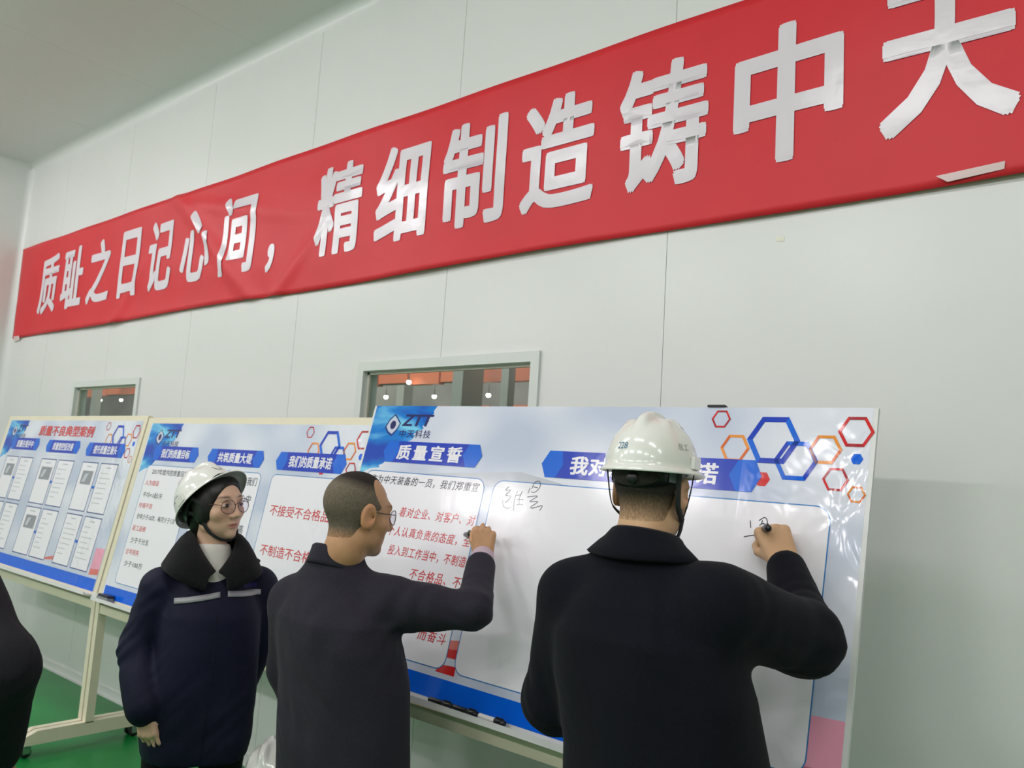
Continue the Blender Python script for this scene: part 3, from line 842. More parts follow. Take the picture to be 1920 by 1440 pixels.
def V3(*a): return np.array(a, float)
def unit(v):
    v = np.asarray(v, float); return v / max(np.linalg.norm(v), 1e-9)
def smin(a, b_, k):
    if k <= 0: return np.minimum(a, b_)
    h = np.clip(0.5 + 0.5*(b_ - a)/k, 0, 1)
    return b_*(1 - h) + a*h - k*h*(1 - h)
def smax(a, b_, k): return -smin(-a, -b_, k)

class Solid:
    def __init__(s, xs, ys, zs):
        s.x, s.y, s.z = xs, ys, zs
        s.D = np.full((len(xs), len(ys), len(zs)), 0.25, np.float32)
        s.F = (V3(0, 0, 0), np.eye(3), 1.0)
    def frame(s, o=(0, 0, 0), R=None, k=1.0):
        s.F = (np.asarray(o, float), np.eye(3) if R is None else np.asarray(R, float), k)
    def _w(s, p):
        o, R, k = s.F; return o + R @ (np.asarray(p, float)*k)
    def _reg(s, lo, hi, m):
        def r(ax, a, b_):
            return slice(max(int(np.searchsorted(ax, a - m)) - 1, 0), min(int(np.searchsorted(ax, b_ + m)) + 1, len(ax)))
        return r(s.x, lo[0], hi[0]), r(s.y, lo[1], hi[1]), r(s.z, lo[2], hi[2])
    def _pts(s, sl):
        return s.x[sl[0]][:, None, None], s.y[sl[1]][None, :, None], s.z[sl[2]][None, None, :]
    def _put(s, sl, d, k, op):
        d = d.astype(np.float32); A = s.D[sl]
        s.D[sl] = smin(A, d, k) if op == '+' else smax(A, -d, k)
    def cone(s, a, b_, r1, r2=None, k=0.01, op='+', flat=None):
        """tapered capsule; flat=(direction, factor) squeezes it along a direction"""
        sc_ = s.F[2]; r2 = r1 if r2 is None else r2
        A, B = s._w(a), s._w(b_); r1 *= sc_; r2 *= sc_; k *= sc_
        m = max(r1, r2)
        if flat: m = m/min(flat[1], 1.0)
        sl = s._reg(np.minimum(A, B) - m, np.maximum(A, B) + m, k + 0.02)
        X, Y, Z = s._pts(sl)
        X, Y, Z = X - A[0], Y - A[1], Z - A[2]
        ab = B - A
        if flat:
            n = s.F[1] @ unit(flat[0]); q = (flat[1] - 1)
            t = X*n[0] + Y*n[1] + Z*n[2]
            X, Y, Z = X + q*t*n[0], Y + q*t*n[1], Z + q*t*n[2]
            ab = ab + q*(ab @ n)*n
        L = max(ab @ ab, 1e-10)
        t = np.clip((X*ab[0] + Y*ab[1] + Z*ab[2])/L, 0, 1)
        d = np.sqrt((X - t*ab[0])**2 + (Y - t*ab[1])**2 + (Z - t*ab[2])**2) - (r1 + t*(r2 - r1))
        s._put(sl, d, k, op); return s
    def chain(s, pts, rs, k=0.01, op='+'):
        for i in range(len(pts) - 1): s.cone(pts[i], pts[i+1], rs[i], rs[i+1], k, op)
        return s
    def ell(s, c, r, k=0.01, op='+', R=None):
        o, FR, sc_ = s.F
        C_ = s._w(c); r = np.asarray(r, float)*sc_; k *= sc_
        Q = FR if R is None else FR @ R
        m = r.max(); sl = s._reg(C_ - m, C_ + m, k + 0.02)
        X, Y, Z = s._pts(sl); X, Y, Z = X - C_[0], Y - C_[1], Z - C_[2]
        l = [X*Q[0, i] + Y*Q[1, i] + Z*Q[2, i] for i in range(3)]
        k0 = np.sqrt(sum((l[i]/r[i])**2 for i in range(3))); k1 = np.sqrt(sum((l[i]/r[i]**2)**2 for i in range(3)))
        s._put(sl, k0*(k0 - 1)/np.maximum(k1, 1e-6), k, op); return s
    def loft(s, rows, k=0.02, p=2.4, op='+'):
        """stack of rounded sections (z, cx, cy, rx, ry)"""
        rows = sorted(rows); q = np.array(rows, float)
        lo = V3((q[:, 1] - q[:, 3]).min(), (q[:, 2] - q[:, 4]).min(), q[0, 0]); hi = V3((q[:, 1] + q[:, 3]).max(), (q[:, 2] + q[:, 4]).max(), q[-1, 0])
        sl = s._reg(lo, hi, k + 0.03)
        X, Y, Z = s._pts(sl); z = np.clip(Z, q[0, 0], q[-1, 0])
        cx, cy, rx, ry = (np.interp(z.ravel(), q[:, 0], q[:, i]).reshape(z.shape) for i in (1, 2, 3, 4))
        # smooth the stack of sections
        g = ((np.abs(X - cx)/rx)**p + (np.abs(Y - cy)/ry)**p)**(1/p)
        d = (g - 1)*np.minimum(rx, ry)
        d = smax(d, np.maximum(Z - q[-1, 0], q[0, 0] - Z) + 0*d, 0.015)
        s._put(sl, d, k, op); return s
    def ripple(s, fn):
        s.D += fn(s.x[:, None, None], s.y[None, :, None], s.z[None, None, :]).astype(np.float32); return s
    def mesh(s):
        D = s.D; I = D < 0
        nx, ny, nz = D.shape
        c = np.zeros((nx-1, ny-1, nz-1), np.int8)
        for i in (0, 1):
            for j in (0, 1):
                for k in (0, 1): c += I[i:nx-1+i, j:ny-1+j, k:nz-1+k]
        ids = np.argwhere((c > 0) & (c < 8))
        num = np.full(c.shape, -1, np.int32); num[ids[:, 0], ids[:, 1], ids[:, 2]] = np.arange(len(ids))
        acc = np.zeros((len(ids), 3)); cnt = np.zeros(len(ids))
        ax = (s.x, s.y, s.z)
        corners = [(i, j, k) for i in (0, 1) for j in (0, 1) for k in (0, 1)]
        for a in corners:
            for d in range(3):
                if a[d]: continue
                e = list(a); e[d] = 1
                A = D[ids[:, 0]+a[0], ids[:, 1]+a[1], ids[:, 2]+a[2]]; B = D[ids[:, 0]+e[0], ids[:, 1]+e[1], ids[:, 2]+e[2]]
                m = (A < 0) != (B < 0)
                t = np.where(m, A/np.where(m, A - B, 1), 0)
                P = np.stack([ax[i][ids[:, i] + a[i]] for i in range(3)], 1).astype(float)
                P[:, d] += t*(ax[d][ids[:, d] + 1] - ax[d][ids[:, d]])
                acc[m] += P[m]; cnt[m] += 1
        V = acc/np.maximum(cnt, 1)[:, None]
        quads = []
        for d in range(3):
            sl0 = [slice(None)]*3; sl1 = [slice(None)]*3
            sl0[d] = slice(0, -1); sl1[d] = slice(1, None)
            A, B = I[tuple(sl0)], I[tuple(sl1)]
            e = np.argwhere(A != B)
            o1, o2 = (d+1) % 3, (d+2) % 3
            e = e[(e[:, o1] > 0) & (e[:, o2] > 0) & (e[:, o1] < D.shape[o1]-1) & (e[:, o2] < D.shape[o2]-1)]
            q = []
            for (u, v) in ((-1, -1), (0, -1), (0, 0), (-1, 0)):
                f = e.copy(); f[:, o1] += u; f[:, o2] += v
                q.append(num[f[:, 0], f[:, 1], f[:, 2]])
            q = np.stack(q, 1)
            flip = ~A[e[:, 0], e[:, 1], e[:, 2]]
            q[flip] = q[flip][:, ::-1]
            quads.append(q)
        return V, np.concatenate(quads)

def solid_obj(name, S, m, parent, color=None, relax=1):
    V, Q = S.mesh()
    for _ in range(relax):         # light relaxation of the grid pattern
        acc = np.zeros_like(V); cnt = np.zeros(len(V))
        for i in range(4):
            np.add.at(acc, Q[:, i], V[Q[:, (i+1) % 4]] + V[Q[:, (i+3) % 4]]); np.add.at(cnt, Q[:, i], 2)
        V = 0.5*V + 0.5*acc/np.maximum(cnt, 1)[:, None]
    me = bpy.data.meshes.new(name)
    me.vertices.add(len(V)); me.vertices.foreach_set('co', V.astype(np.float32).ravel())
    me.loops.add(Q.size); me.loops.foreach_set('vertex_index', Q.astype(np.int32).ravel())
    me.polygons.add(len(Q)); me.polygons.foreach_set('loop_start', np.arange(0, Q.size, 4, dtype=np.int32))
    me.polygons.foreach_set('loop_total', np.full(len(Q), 4, np.int32))
    me.update(calc_edges=True); me.validate()
    me.polygons.foreach_set('use_smooth', np.ones(len(me.polygons), bool))
    me.materials.append(m)
    if color is not None:
        a = me.color_attributes.new('tone', 'FLOAT_COLOR', 'POINT')
        rgba = np.ones((len(V), 4), np.float32); rgba[:, :3] = color(V)
        a.data.foreach_set('color', rgba.ravel())
    return link(bpy.data.objects.new(name, me), parent)

def frame_of(fwd, pitch=0.0, roll=0.0):
    """columns right, forward, up for a head or hat that faces fwd (horizontal), pitched up and rolled to its right"""
    a = math.atan2(fwd[1], fwd[0]) - math.pi/2
    M = Matrix.Rotation(a, 3, 'Z') @ Matrix.Rotation(pitch, 3, 'X') @ Matrix.Rotation(roll, 3, 'Y')
    return np.array(M)

# ------------------------------------------------------------------ figures
def head_solid(S, o, R, k, woman=False, neck_to=None):
    S.frame(o, R, k)
    S.ell((0, -0.014, 0.034), (0.076, 0.097, 0.086), 0.02)
    S.ell((0, 0.030, -0.030), (0.062, 0.062, 0.088), 0.03)
    S.ell((0, 0.028, -0.078), (0.050 if not woman else 0.044, 0.050, 0.040), 0.025)
    S.ell((0, 0.070, -0.106), (0.019 if not woman else 0.015, 0.017, 0.015), 0.022)
    for sx_ in (-1, 1):
        S.ell((sx_*0.044, 0.054, -0.028), (0.022, 0.024, 0.020), 0.022)
        S.ell((sx_*0.053, 0.0, -0.072), (0.012, 0.028, 0.022), 0.02)
    S.cone((-0.034, 0.076, 0.024), (0.034, 0.076, 0.024), 0.014 if not woman else 0.011, None, 0.018)
    for sx_ in (-1, 1):
        S.ell((sx_*0.032, 0.096, 0.000), (0.019, 0.014, 0.011), 0.010, '-')
        S.ell((sx_*0.032, 0.0765, 0.0005), (0.0165, 0.0125, 0.0105), 0.004)     # lids over the eyeball
    S.cone((0, 0.088, 0.012), (0, 0.106 if woman else 0.110, -0.034), 0.0075, 0.0115 if woman else 0.0135, 0.010)
    for sx_ in (-1, 1):
        S.ell((sx_*0.0125, 0.096, -0.039), (0.0085, 0.010, 0.0075), 0.006)
    S.ell((0, 0.0825, -0.0665), (0.022, 0.0115, 0.0058), 0.006)
    S.ell((0, 0.0810, -0.0780), (0.018, 0.0115, 0.0062), 0.006)
    S.ell((0, 0.0990, -0.0722), (0.022, 0.008, 0.0013), 0.003, '-')
    for sx_ in (-1, 1):                                      # ears
        Re = np.array(Matrix.Rotation(-0.25*sx_, 3, 'Z') @ Matrix.Rotation(-0.12, 3, 'X'))
        ek = 1.0 if woman else 1.16
        S.ell((sx_*0.080, -0.013, -0.006), (0.0085*ek, 0.020*ek, 0.033*ek), 0.006, '+', Re)
        S.ell((sx_*0.0915, -0.011, -0.002), (0.0085, 0.0145*ek, 0.0245*ek), 0.002, '-', Re)
        S.ell((sx_*0.0880, -0.003, -0.006), (0.0085, 0.0085*ek, 0.0125*ek), 0.002, '-', Re)
        S.ell((sx_*0.076, -0.002, -0.034), (0.0065, 0.009, 0.011), 0.006)
    S.cone((0, -0.026, -0.035), (0, -0.030, -0.115), 0.054 if not woman else 0.046, 0.055 if not woman else 0.046, 0.02)
    S.frame()
    if neck_to is not None:
        a = np.asarray(o) + R @ (V3(0, -0.030, -0.10)*k)
        S.cone(a, neck_to, 0.055*k if not woman else 0.046*k, 0.064*k if not woman else 0.054*k, 0.02)

def hand_solid(S, wrist, f, n, side, curls, thumb, k=1.0, elbow=None):
    """palm, four separate fingers and a thumb; f fingers' direction, n back of the hand; returns (thumb side vector)"""
    f = unit(f); n = unit(np.asarray(n) - np.dot(n, f)*f); s_ = np.cross(n, f)*side
    w = np.asarray(wrist, float)
    P = lambda a, b_, c: w + (f*a + s_*b_ + n*c)*k
    offs = (0.029, 0.0095, -0.0105, -0.0285); lens = (0.074, 0.083, 0.077, 0.060); base = (0.084, 0.087, 0.083, 0.075); rad = (0.0092, 0.0095, 0.009, 0.0080)
    if elbow is not None: S.cone(elbow, w, 0.043*k, 0.027*k, 0.015)
    for i in range(4):
        S.cone(P(0.004, offs[i]*0.62, 0), P(base[i], offs[i], 0.001), 0.0175*k, 0.0125*k, 0.010)
    for i in range(4):
        S.ell(P(base[i] - 0.002, offs[i], 0.006), (0.0095*k,)*3, 0.003)      # knuckle
        q = P(base[i], offs[i], 0.002); a = 0.0; r = rad[i]*k
        for j, fr in enumerate((0.46, 0.30, 0.24)):
            a += math.radians(curls[i][j])
            d = f*math.cos(a) - n*math.sin(a) + s_*(0.04*(1.2 - i))*(j == 0)
            q2 = q + unit(d)*lens[i]*fr*k
            S.cone(q, q2, r, r*0.9, 0.0025)
            r *= 0.9; q = q2
    q = P(0.020, 0.024, -0.008); r = 0.0145*k
    for (a, b_, c), l, r2 in zip(thumb, (0.042, 0.032, 0.026), (0.0108, 0.0098, 0.0082)):
        q2 = q + unit(f*a + s_*b_ + n*c)*l*k
        S.cone(q, q2, r, r2*k, 0.004 if l < 0.04 else 0.010)
        r = r2*k; q = q2
    return s_

def fold(S, pts, amp, freq, width):
    """cloth folds around a joint: ripples along an axis that fade with distance"""
    (c, d) = pts
    c = np.asarray(c); d = unit(d)
    def fn(X, Y, Z):
        t = (X-c[0])*d[0] + (Y-c[1])*d[1] + (Z-c[2])*d[2]
        r2 = (X-c[0])**2 + (Y-c[1])**2 + (Z-c[2])**2
        q = X*1.7 - Y*1.1 + Z*0.6
        return amp*(0.6*np.sin(freq*t + 4*np.sin(17*q + 5*Z)) + 0.4*np.sin(0.55*freq*t + 23*q + 2*np.sin(31*Y + 11*X)))*np.exp(-r2/width**2)
    S.ripple(fn)

def drape(S, amp=0.003):
    S.ripple(lambda X, Y, Z: amp*(np.sin(21*X + 9*Z + 2*np.sin(6*Y)) + np.sin(13*Z - 17*Y + 1.5*np.sin(8*X)) + 0.7*np.sin(34*X - 12*Z + 20*Y))*0.6)

def collar_obj(name, c, top, bot, zt, zb, A, m, parent, rot=0.0, n=48, th=0.006, pw=1.0):
    """turned-down collar around the neck; angle 0 is the back; top/bot radii, zt/zb heights as functions of angle"""
    vs = []; fs = []
    ca, sa = math.cos(rot), math.sin(rot)
    for i in range(n + 1):
        al = -A + 2*A*i/n
        tx, ty = top(al); bx_, by_ = bot(al)
        zi, zo = zt(al), zb(al)
        prof = [(tx*0.96, ty*0.96, zi - 0.04), (tx*0.985, ty*0.985, zi - 0.012), (tx*1.01, ty*1.01, zi), (tx*1.06, ty*1.06, zi - 0.003)]
        for q in (0.25, 0.5, 0.75, 1.0):
            prof.append((tx*1.08 + (bx_ - tx*1.08)*q, ty*1.08 + (by_ - ty*1.08)*q, zi - 0.012 + (zo - zi + 0.012)*(q**pw)))
        for (rx, ry, z) in prof:
            x, y = math.sin(al)*rx, -math.cos(al)*ry
            vs.append((c[0] + x*ca - y*sa, c[1] + x*sa + y*ca, z))
    k = 8
    for i in range(n):
        for j in range(k - 1):
            fs.append((i*k + j, i*k + j + 1, (i+1)*k + j + 1, (i+1)*k + j))
    o = mesh_obj(name, vs, fs, m, parent, True)
    md = o.modifiers.new('thickness', 'SOLIDIFY'); md.thickness = th; md.offset = 0
    return o

def legs(S, hip, z1=0.90, gap=0.095, r=0.082, feet=((-0.10, 0), (0.10, 0))):
    S.frame()
    for sx_, ft in zip((-1, 1), feet):
        S.cone((hip[0] + sx_*gap, hip[1], z1), (ft[0], ft[1] + 0.01, 0.50), r*1.12, r*0.82, 0.02)
        S.cone((ft[0], ft[1] + 0.01, 0.50), (ft[0], ft[1] - 0.01, 0.065), r*0.82, r*0.72, 0.02)
    S.ell((hip[0], hip[1], z1), (gap + r*0.95, r*1.3, 0.12), 0.03)

def shoes(parent, feet, m, rot=0.0, k=1.0):
    for ft in feet:
        S = Solid(axis(ft[0]-0.08, ft[0]+0.08, 0.007), axis(ft[1]-0.12, ft[1]+0.22, 0.007), axis(-0.01, 0.13, 0.007))
        S.cone((ft[0], ft[1] - 0.03, 0.045), (ft[0], ft[1] + 0.13*k, 0.032), 0.042, 0.034, 0.01)
        S.cone((ft[0], ft[1] - 0.02, 0.05), (ft[0], ft[1] - 0.01, 0.09), 0.042, 0.044, 0.02)
        S.D = np.maximum(S.D, (0.004 - S.z)[None, None, :]).astype(np.float32)
        solid_obj('shoe', S, m, parent)

M_skin = mat('skin', (0.5, 0.3, 0.2), 0.5, 0.4, attr='tone', var=0.05, vscale=40, bump=0.08, bscale=220, bdist=0.001)
M_skin.node_tree.nodes['Principled BSDF'].inputs['Subsurface Weight'].default_value = 0.08
M_skin.node_tree.nodes['Principled BSDF'].inputs['Subsurface Radius'].default_value = (0.01, 0.004, 0.002)
M_hairv = mat('short_hair', (0.03, 0.03, 0.03), 0.75, 0.25, attr='tone', var=0.35, vscale=260, bump=0.6, bscale=420, bdist=0.002, stretch=(1, 1, 0.5))
M_hair = mat('black_hair', (0.012, 0.010, 0.010), 0.42, 0.5, var=0.3, vscale=60, bump=0.5, bscale=120, bdist=0.003, stretch=(1, 1, 0.15))
M_coat = mat('black_wool_coat', (0.0065, 0.0072, 0.0115), 0.95, 0.10, var=0.25, vscale=300, bump=0.35, bscale=420, bdist=0.001, sheen=0.05)
M_suit = mat('charcoal_suit_cloth', (0.026, 0.024, 0.035), 0.9, 0.15, var=0.22, vscale=320, bump=0.25, bscale=420, bdist=0.001, sheen=0.06)
M_navy = mat('navy_work_jacket', (0.0062, 0.0072, 0.027), 0.7, 0.25, var=0.2, vscale=200, bump=0.3, bscale=240, bdist=0.0015)
M_fleece = mat('dark_fleece_collar', (0.011, 0.0112, 0.0125), 0.95, 0.1, var=0.35, vscale=260, bump=0.8, bscale=330, bdist=0.003, sheen=0.08)
M_trouser = mat('black_trousers', (0.009, 0.009, 0.010), 0.85, 0.2, bump=0.2, bscale=200)
M_shoe = mat('black_leather', (0.01, 0.01, 0.01), 0.35)
M_sweater = mat('cream_sweater', (0.70, 0.67, 0.62), 0.85, 0.2, bump=0.4, bscale=180)
M_shirt = mat('lilac_shirt_cuff', (0.55, 0.42, 0.50), 0.7)
M_strap = mat('black_webbing', (0.016, 0.018, 0.019), 0.7, bump=0.3, bscale=400)
M_refl = mat('grey_reflective_tape', (0.42, 0.42, 0.45), 0.4, 0.6)
M_helmet = mat('white_hard_hat_plastic', (0.80, 0.81, 0.76), 0.16, 0.5, coat=0.4)
M_blackp = mat('black_suspension_plastic', (0.010, 0.010, 0.012), 0.35)
M_greyp = mat('grey_suspension_pad', (0.17, 0.20, 0.20), 0.6)
M_glframe = mat('brown_metal_frame', (0.08, 0.035, 0.03), 0.3, metal=0.6)
M_eyew = mat('eye_white', (0.72, 0.69, 0.66), 0.2)
M_iris = mat('dark_iris', (0.012, 0.008, 0.006), 0.15)
def lens_mat():
    m = bpy.data.materials.new('spectacle_lens'); m.use_nodes = True
    nt = m.node_tree; nt.nodes.clear()
    out = nt.nodes.new('ShaderNodeOutputMaterial'); tr = nt.nodes.new('ShaderNodeBsdfTransparent'); tr.inputs['Color'].default_value = (0.88, 0.85, 0.90, 1)
    gl = nt.nodes.new('ShaderNodeBsdfGlossy'); gl.inputs['Roughness'].default_value = 0.03; gl.inputs['Color'].default_value = (0.85, 0.8, 1, 1)
    fr = schlick(nt); mx = nt.nodes.new('ShaderNodeMixShader')
    nt.links.new(fr.outputs[0], mx.inputs[0]); nt.links.new(tr.outputs[0], mx.inputs[1]); nt.links.new(gl.outputs[0], mx.inputs[2]); nt.links.new(mx.outputs[0], out.inputs[0])
    return m
M_lens = lens_mat()

def local_in(V, o, R, k):
    return ((V - np.asarray(o)) @ R)/k
def mixc(c, w, col):
    w = np.clip(w, 0, 1)[:, None]; return c*(1 - w) + np.asarray(col)[None, :]*w

def skin_tone(o, R, k, base, lips=None, brow=None, flush=0.25):
    base = np.array(base)
    def fn(V):
        c = np.tile(base, (len(V), 1)); L = local_in(V, o, R, k)
        near = np.linalg.norm(L, axis=1) < 0.2
        x, y, z = L[:, 0], L[:, 1], L[:, 2]
        ear = near & (abs(x) > 0.072) & (abs(y + 0.01) < 0.04) & (abs(z + 0.008) < 0.045)
        c = mixc(c, ear*0.35, base*np.array([1.05, 0.72, 0.68]))
        cheek = near*np.exp(-(((abs(x) - 0.045)/0.022)**2 + ((z + 0.035)/0.022)**2))*(y > 0.02)
        c = mixc(c, cheek*flush, base*np.array([1.05, 0.75, 0.72]))
        if lips is not None:
            w = near*np.exp(-((x/0.0205)**4 + ((z + 0.0722)/0.0088)**4))*(y > 0.06)
            c = mixc(c, w*0.95, lips)
            w = near*np.exp(-((x/0.021)**4 + ((z + 0.0722)/0.0020)**2))*(y > 0.06)
            c = mixc(c, w*0.7, np.asarray(lips)*0.35)
        if brow is not None:
            zb = 0.0265 + 0.004*np.cos((abs(x) - 0.034)*60)
            w = near*np.exp(-(((abs(x) - 0.034)/0.019)**4 + ((z - zb)/0.0042)**2))*(y > 0.04)
            c = mixc(c, w*0.95, brow)
        return c
    return fn

def eyes(parent, o, R, k):
    W = lambda p: tuple(np.asarray(o) + R @ (V3(*p)*k))
    for sx_ in (-1, 1):
        c = np.asarray(o) + R @ (V3(sx_*0.032, 0.0835, 0.0000)*k)
        ob = MB().lathe([(0.001, 0.0095), (0.005, 0.0088), (0.0085, 0.006), (0.010, 0.0), (0.0085, -0.005)], 14, 'y').build('eye', M_eyew, parent, True)
        ob.matrix_local = Matrix.Translation(c) @ Matrix(R.tolist()).to_4x4() @ Matrix.Diagonal((1.35*k, 0.80*k, 0.52*k, 1))
        ir = MB().lathe([(0.001, 0.0104), (0.0035, 0.0100), (0.0052, 0.0092), (0.0056, 0.0082)], 14, 'y').build('iris', M_iris, ob, True)
        ir.scale = (0.9, 1, 1.7)
        MB().tube([W((sx_*(0.0185 + 0.0045*i), 0.0895 - 0.00012*(i - 2.5)**2*3 - 0.0008*i, 0.0022 + 0.0034*math.sin(math.pi*(i + 0.6)/6.8))) for i in range(7)], [0.0006, 0.001, 0.0012, 0.0013, 0.0013, 0.0012, 0.0007], 6).build('eyelash', M_iris, parent, True)

def glasses(parent, o, R, k, m, rim=0.0235, full=True):
    """frame with two rims, bridge and temples, in head coordinates"""
    W = lambda p: tuple(np.asarray(o) + R @ (V3(*p)*k))
    fr = MB()
    for sx_ in (-1, 1):
        c = (sx_*0.0335, 0.104, -0.003)
        ring = [W((c[0] + rim*1.06*math.cos(t), c[1] - 0.010*(math.cos(t)*sx_ > 0)*abs(math.cos(t)), c[2] + rim*0.98*math.sin(t))) for t in np.linspace(0, 2*math.pi, 25)]
        fr.tube(ring, 0.0012*k, 6, False)
        fr.tube([W((sx_*(0.0335 + rim), 0.094, 0.004)), W((sx_*0.066, 0.083, 0.006)), W((sx_*0.074, 0.040, 0.007)), W((sx_*0.0785, 0.000, 0.010)), W((sx_*0.080, -0.018, 0.004))], [0.0012*k, 0.0014*k, 0.0014*k, 0.0015*k, 0.0013*k], 6)
    fr.tube([W((-0.011, 0.106, 0.003)), W((0, 0.1085, 0.006)), W((0.011, 0.106, 0.003))], 0.0012*k, 6)
    g = fr.build('glasses', m, parent, True)
    for sx_ in (-1, 1):
        n = 20; vs = [W((sx_*0.0335, 0.1045, -0.003))] + [W((sx_*0.0335 + rim*1.04*math.cos(t), 0.104 - 0.010*(math.cos(t)*sx_ > 0)*abs(math.cos(t)), -0.003 + rim*0.96*math.sin(t))) for t in np.linspace(0, 2*math.pi, n + 1)[:-1]]
        mesh_obj('lens', vs, [(0, i + 1, (i + 1) % n + 1) for i in range(n)], M_lens, g, True)
    return g

# ------------------------------------------------------------------ hard hats
def hat_point(az, z, off=0.0):
    """point on the shell: az from the front, counter-clockwise, z above the rim"""
    h = 0.128; t = min(max(z/h, 0), 1)
    s_ = max(1 - t**2.3, 0)**0.5
    rx, ry = 0.1085*s_, 0.1300*s_
    x, y = -math.sin(az)*(rx + off), math.cos(az)*(ry + off)
    return V3(x, y, z + off*t)

def hard_hat(o, R, label, group, band=True, knob=True, texts=(), straps=None, emblem=False, k=1.0):
    """o centre of the rim, R columns right, forward, up"""
    t = empty('hard_hat', tuple(o), label=label, cat='hard hat', group=group)
    t.rotation_euler = Matrix(R.tolist()).to_euler()
    t.scale = (k, k, k)
    n = 72; rows = []
    rows.append([(-math.sin(a)*(0.1085 + 0.014 + 0.004*max(math.cos(a), 0)), math.cos(a)*(0.130 + 0.012) + 0.042*max(math.cos(a), 0)**1.6, -0.010 - 0.006*max(math.cos(a), 0)**2) for a in np.linspace(0, 2*math.pi, n, endpoint=False)])
    rows.append([(p[0]*0.997, p[1]*0.997, p[2] + 0.004) for p in rows[0]])
    rows.append([(-math.sin(a)*0.1115, math.cos(a)*0.1335 + 0.004*max(math.cos(a), 0), 0.002) for a in np.linspace(0, 2*math.pi, n, endpoint=False)])
    zs = [z_*0.128/0.142 for z_ in (0.006, 0.018, 0.032, 0.048, 0.064, 0.080, 0.094, 0.106, 0.116, 0.124, 0.1305, 0.1355, 0.139, 0.1412)]
    for z in zs:
        row = []
        for a in np.linspace(0, 2*math.pi, n, endpoint=False):
            p = hat_point(a, z)
            rg = math.exp(-(p[0]/0.0135)**4)*min(max((z - 0.060)/0.03, 0), 1)*(1 if p[1] > -0.085 else 0.0)*min(max((p[1] + 0.092)/0.02, 0), 1)
            rg += 0.45*math.exp(-((abs(p[0]) - 0.048)/0.010)**4)*min(max((z - 0.075)/0.03, 0), 1)*min(max((p[1] + 0.06)/0.02, 0), 1)*min(max((0.075 - p[1])/0.02, 0), 1)
            q = hat_point(a, z, 0.0085*rg)
            row.append((q[0], q[1], q[2] + 0.004*rg))
        rows.append(row)
    vs = [p for r in rows for p in r]; fs = []
    for i in range(len(rows) - 1):
        for j in range(n):
            fs.append((i*n + j, i*n + (j+1) % n, (i+1)*n + (j+1) % n, (i+1)*n + j))
    vs.append((0, 0, 0.1365)); top = len(vs) - 1; i = len(rows) - 1
    for j in range(n): fs.append((i*n + j, i*n + (j+1) % n, top))
    sh = mesh_obj('shell', vs, fs, M_helmet, t, True)
    md = sh.modifiers.new('thickness', 'SOLIDIFY'); md.thickness = 0.0028; md.offset = -1
    for sx_ in (-1, 1):
        p = hat_point(-sx_*math.pi/2, 0.018, 0.003)
        MB().box(p[0] - 0.005, p[0] + 0.005, -0.022, 0.022, 0.004, 0.034, 0.002).build('slot_boss', M_helmet, t)
    if band:
        bd = []
        for r_, zt_, zb_ in ((0.0, -0.002, -0.032), ):
            ring_o = [(-math.sin(a)*0.090, math.cos(a)*0.108, 0) for a in np.linspace(0, 2*math.pi, 49)]
            vs2 = []; fs2 = []
            for i, p in enumerate(ring_o):
                back = max(-math.cos(2*math.pi*i/48), 0)
                vs2 += [(p[0], p[1], 0.012), (p[0], p[1], -0.010 - 0.038*back**0.7)]
                if i: fs2.append((2*i-2, 2*i, 2*i+1, 2*i-1))
            ob = mesh_obj('headband', vs2, fs2, M_blackp, t, True)
            md = ob.modifiers.new('thickness', 'SOLIDIFY'); md.thickness = 0.004; md.offset = 0
        if knob:
            MB().lathe([(0.001, -0.122), (0.012, -0.122), (0.0145, -0.118), (0.0145, -0.108), (0.001, -0.108)], 18, 'y', (0, 0, -0.026)).build('ratchet_knob', M_blackp, t, True)
            for sx_ in (-1, 1):
                a0 = math.pi - sx_*1.05
                pts = [(-math.sin(a0 + d)*0.0935, math.cos(a0 + d)*0.1115) for d in (-0.16, 0.16)]
                mesh_obj('band_pad', [(*pts[0], -0.004), (*pts[1], -0.004), (*pts[1], -0.034), (*pts[0], -0.030)], [(0, 1, 2, 3)], M_greyp, t)
    for (s_, az, z, h, m, bold) in texts:
        v, f = text_mesh(s_, 0.0)
        lo, hi = v.min(0), v.max(0); sc_ = h/(hi[1] - lo[1])
        q = []
        for a in v:
            u = (a[0] - (lo[0] + hi[0])/2)*sc_; w = (a[1] - lo[1])*sc_
            c0 = hat_point(az, z + w); r_ = math.hypot(c0[0], c0[1])
            q.append(hat_point(az + u/r_, z + w, 0.0006))
        mesh_obj('helmet_lettering', q, f, m, t)
    if emblem:
        ring = []
        for kk in range(24):
            a = 2*math.pi*kk/24
            for rr in (0.020, 0.015):
                ring.append(hat_point(0 + rr*math.cos(a)/0.11*(1.0), 0.062 + rr*0.9*math.sin(a), 0.0007))
        mesh_obj('helmet_emblem', ring, [(2*i, 2*i+1, (2*i+3) % 48, (2*i+2) % 48) for i in range(24)], mat('grey_print', (0.30, 0.31, 0.30), 0.4), t)
    if straps is not None:
        inv = np.linalg.inv(R)/k
        for path, w in straps:
            pts = [tuple(inv @ (np.asarray(p) - np.asarray(o))) for p in path]
            pts = smooth_line(pts, 5)
            band_mesh(pts, w, 'chin_strap', M_strap, t)
    return t

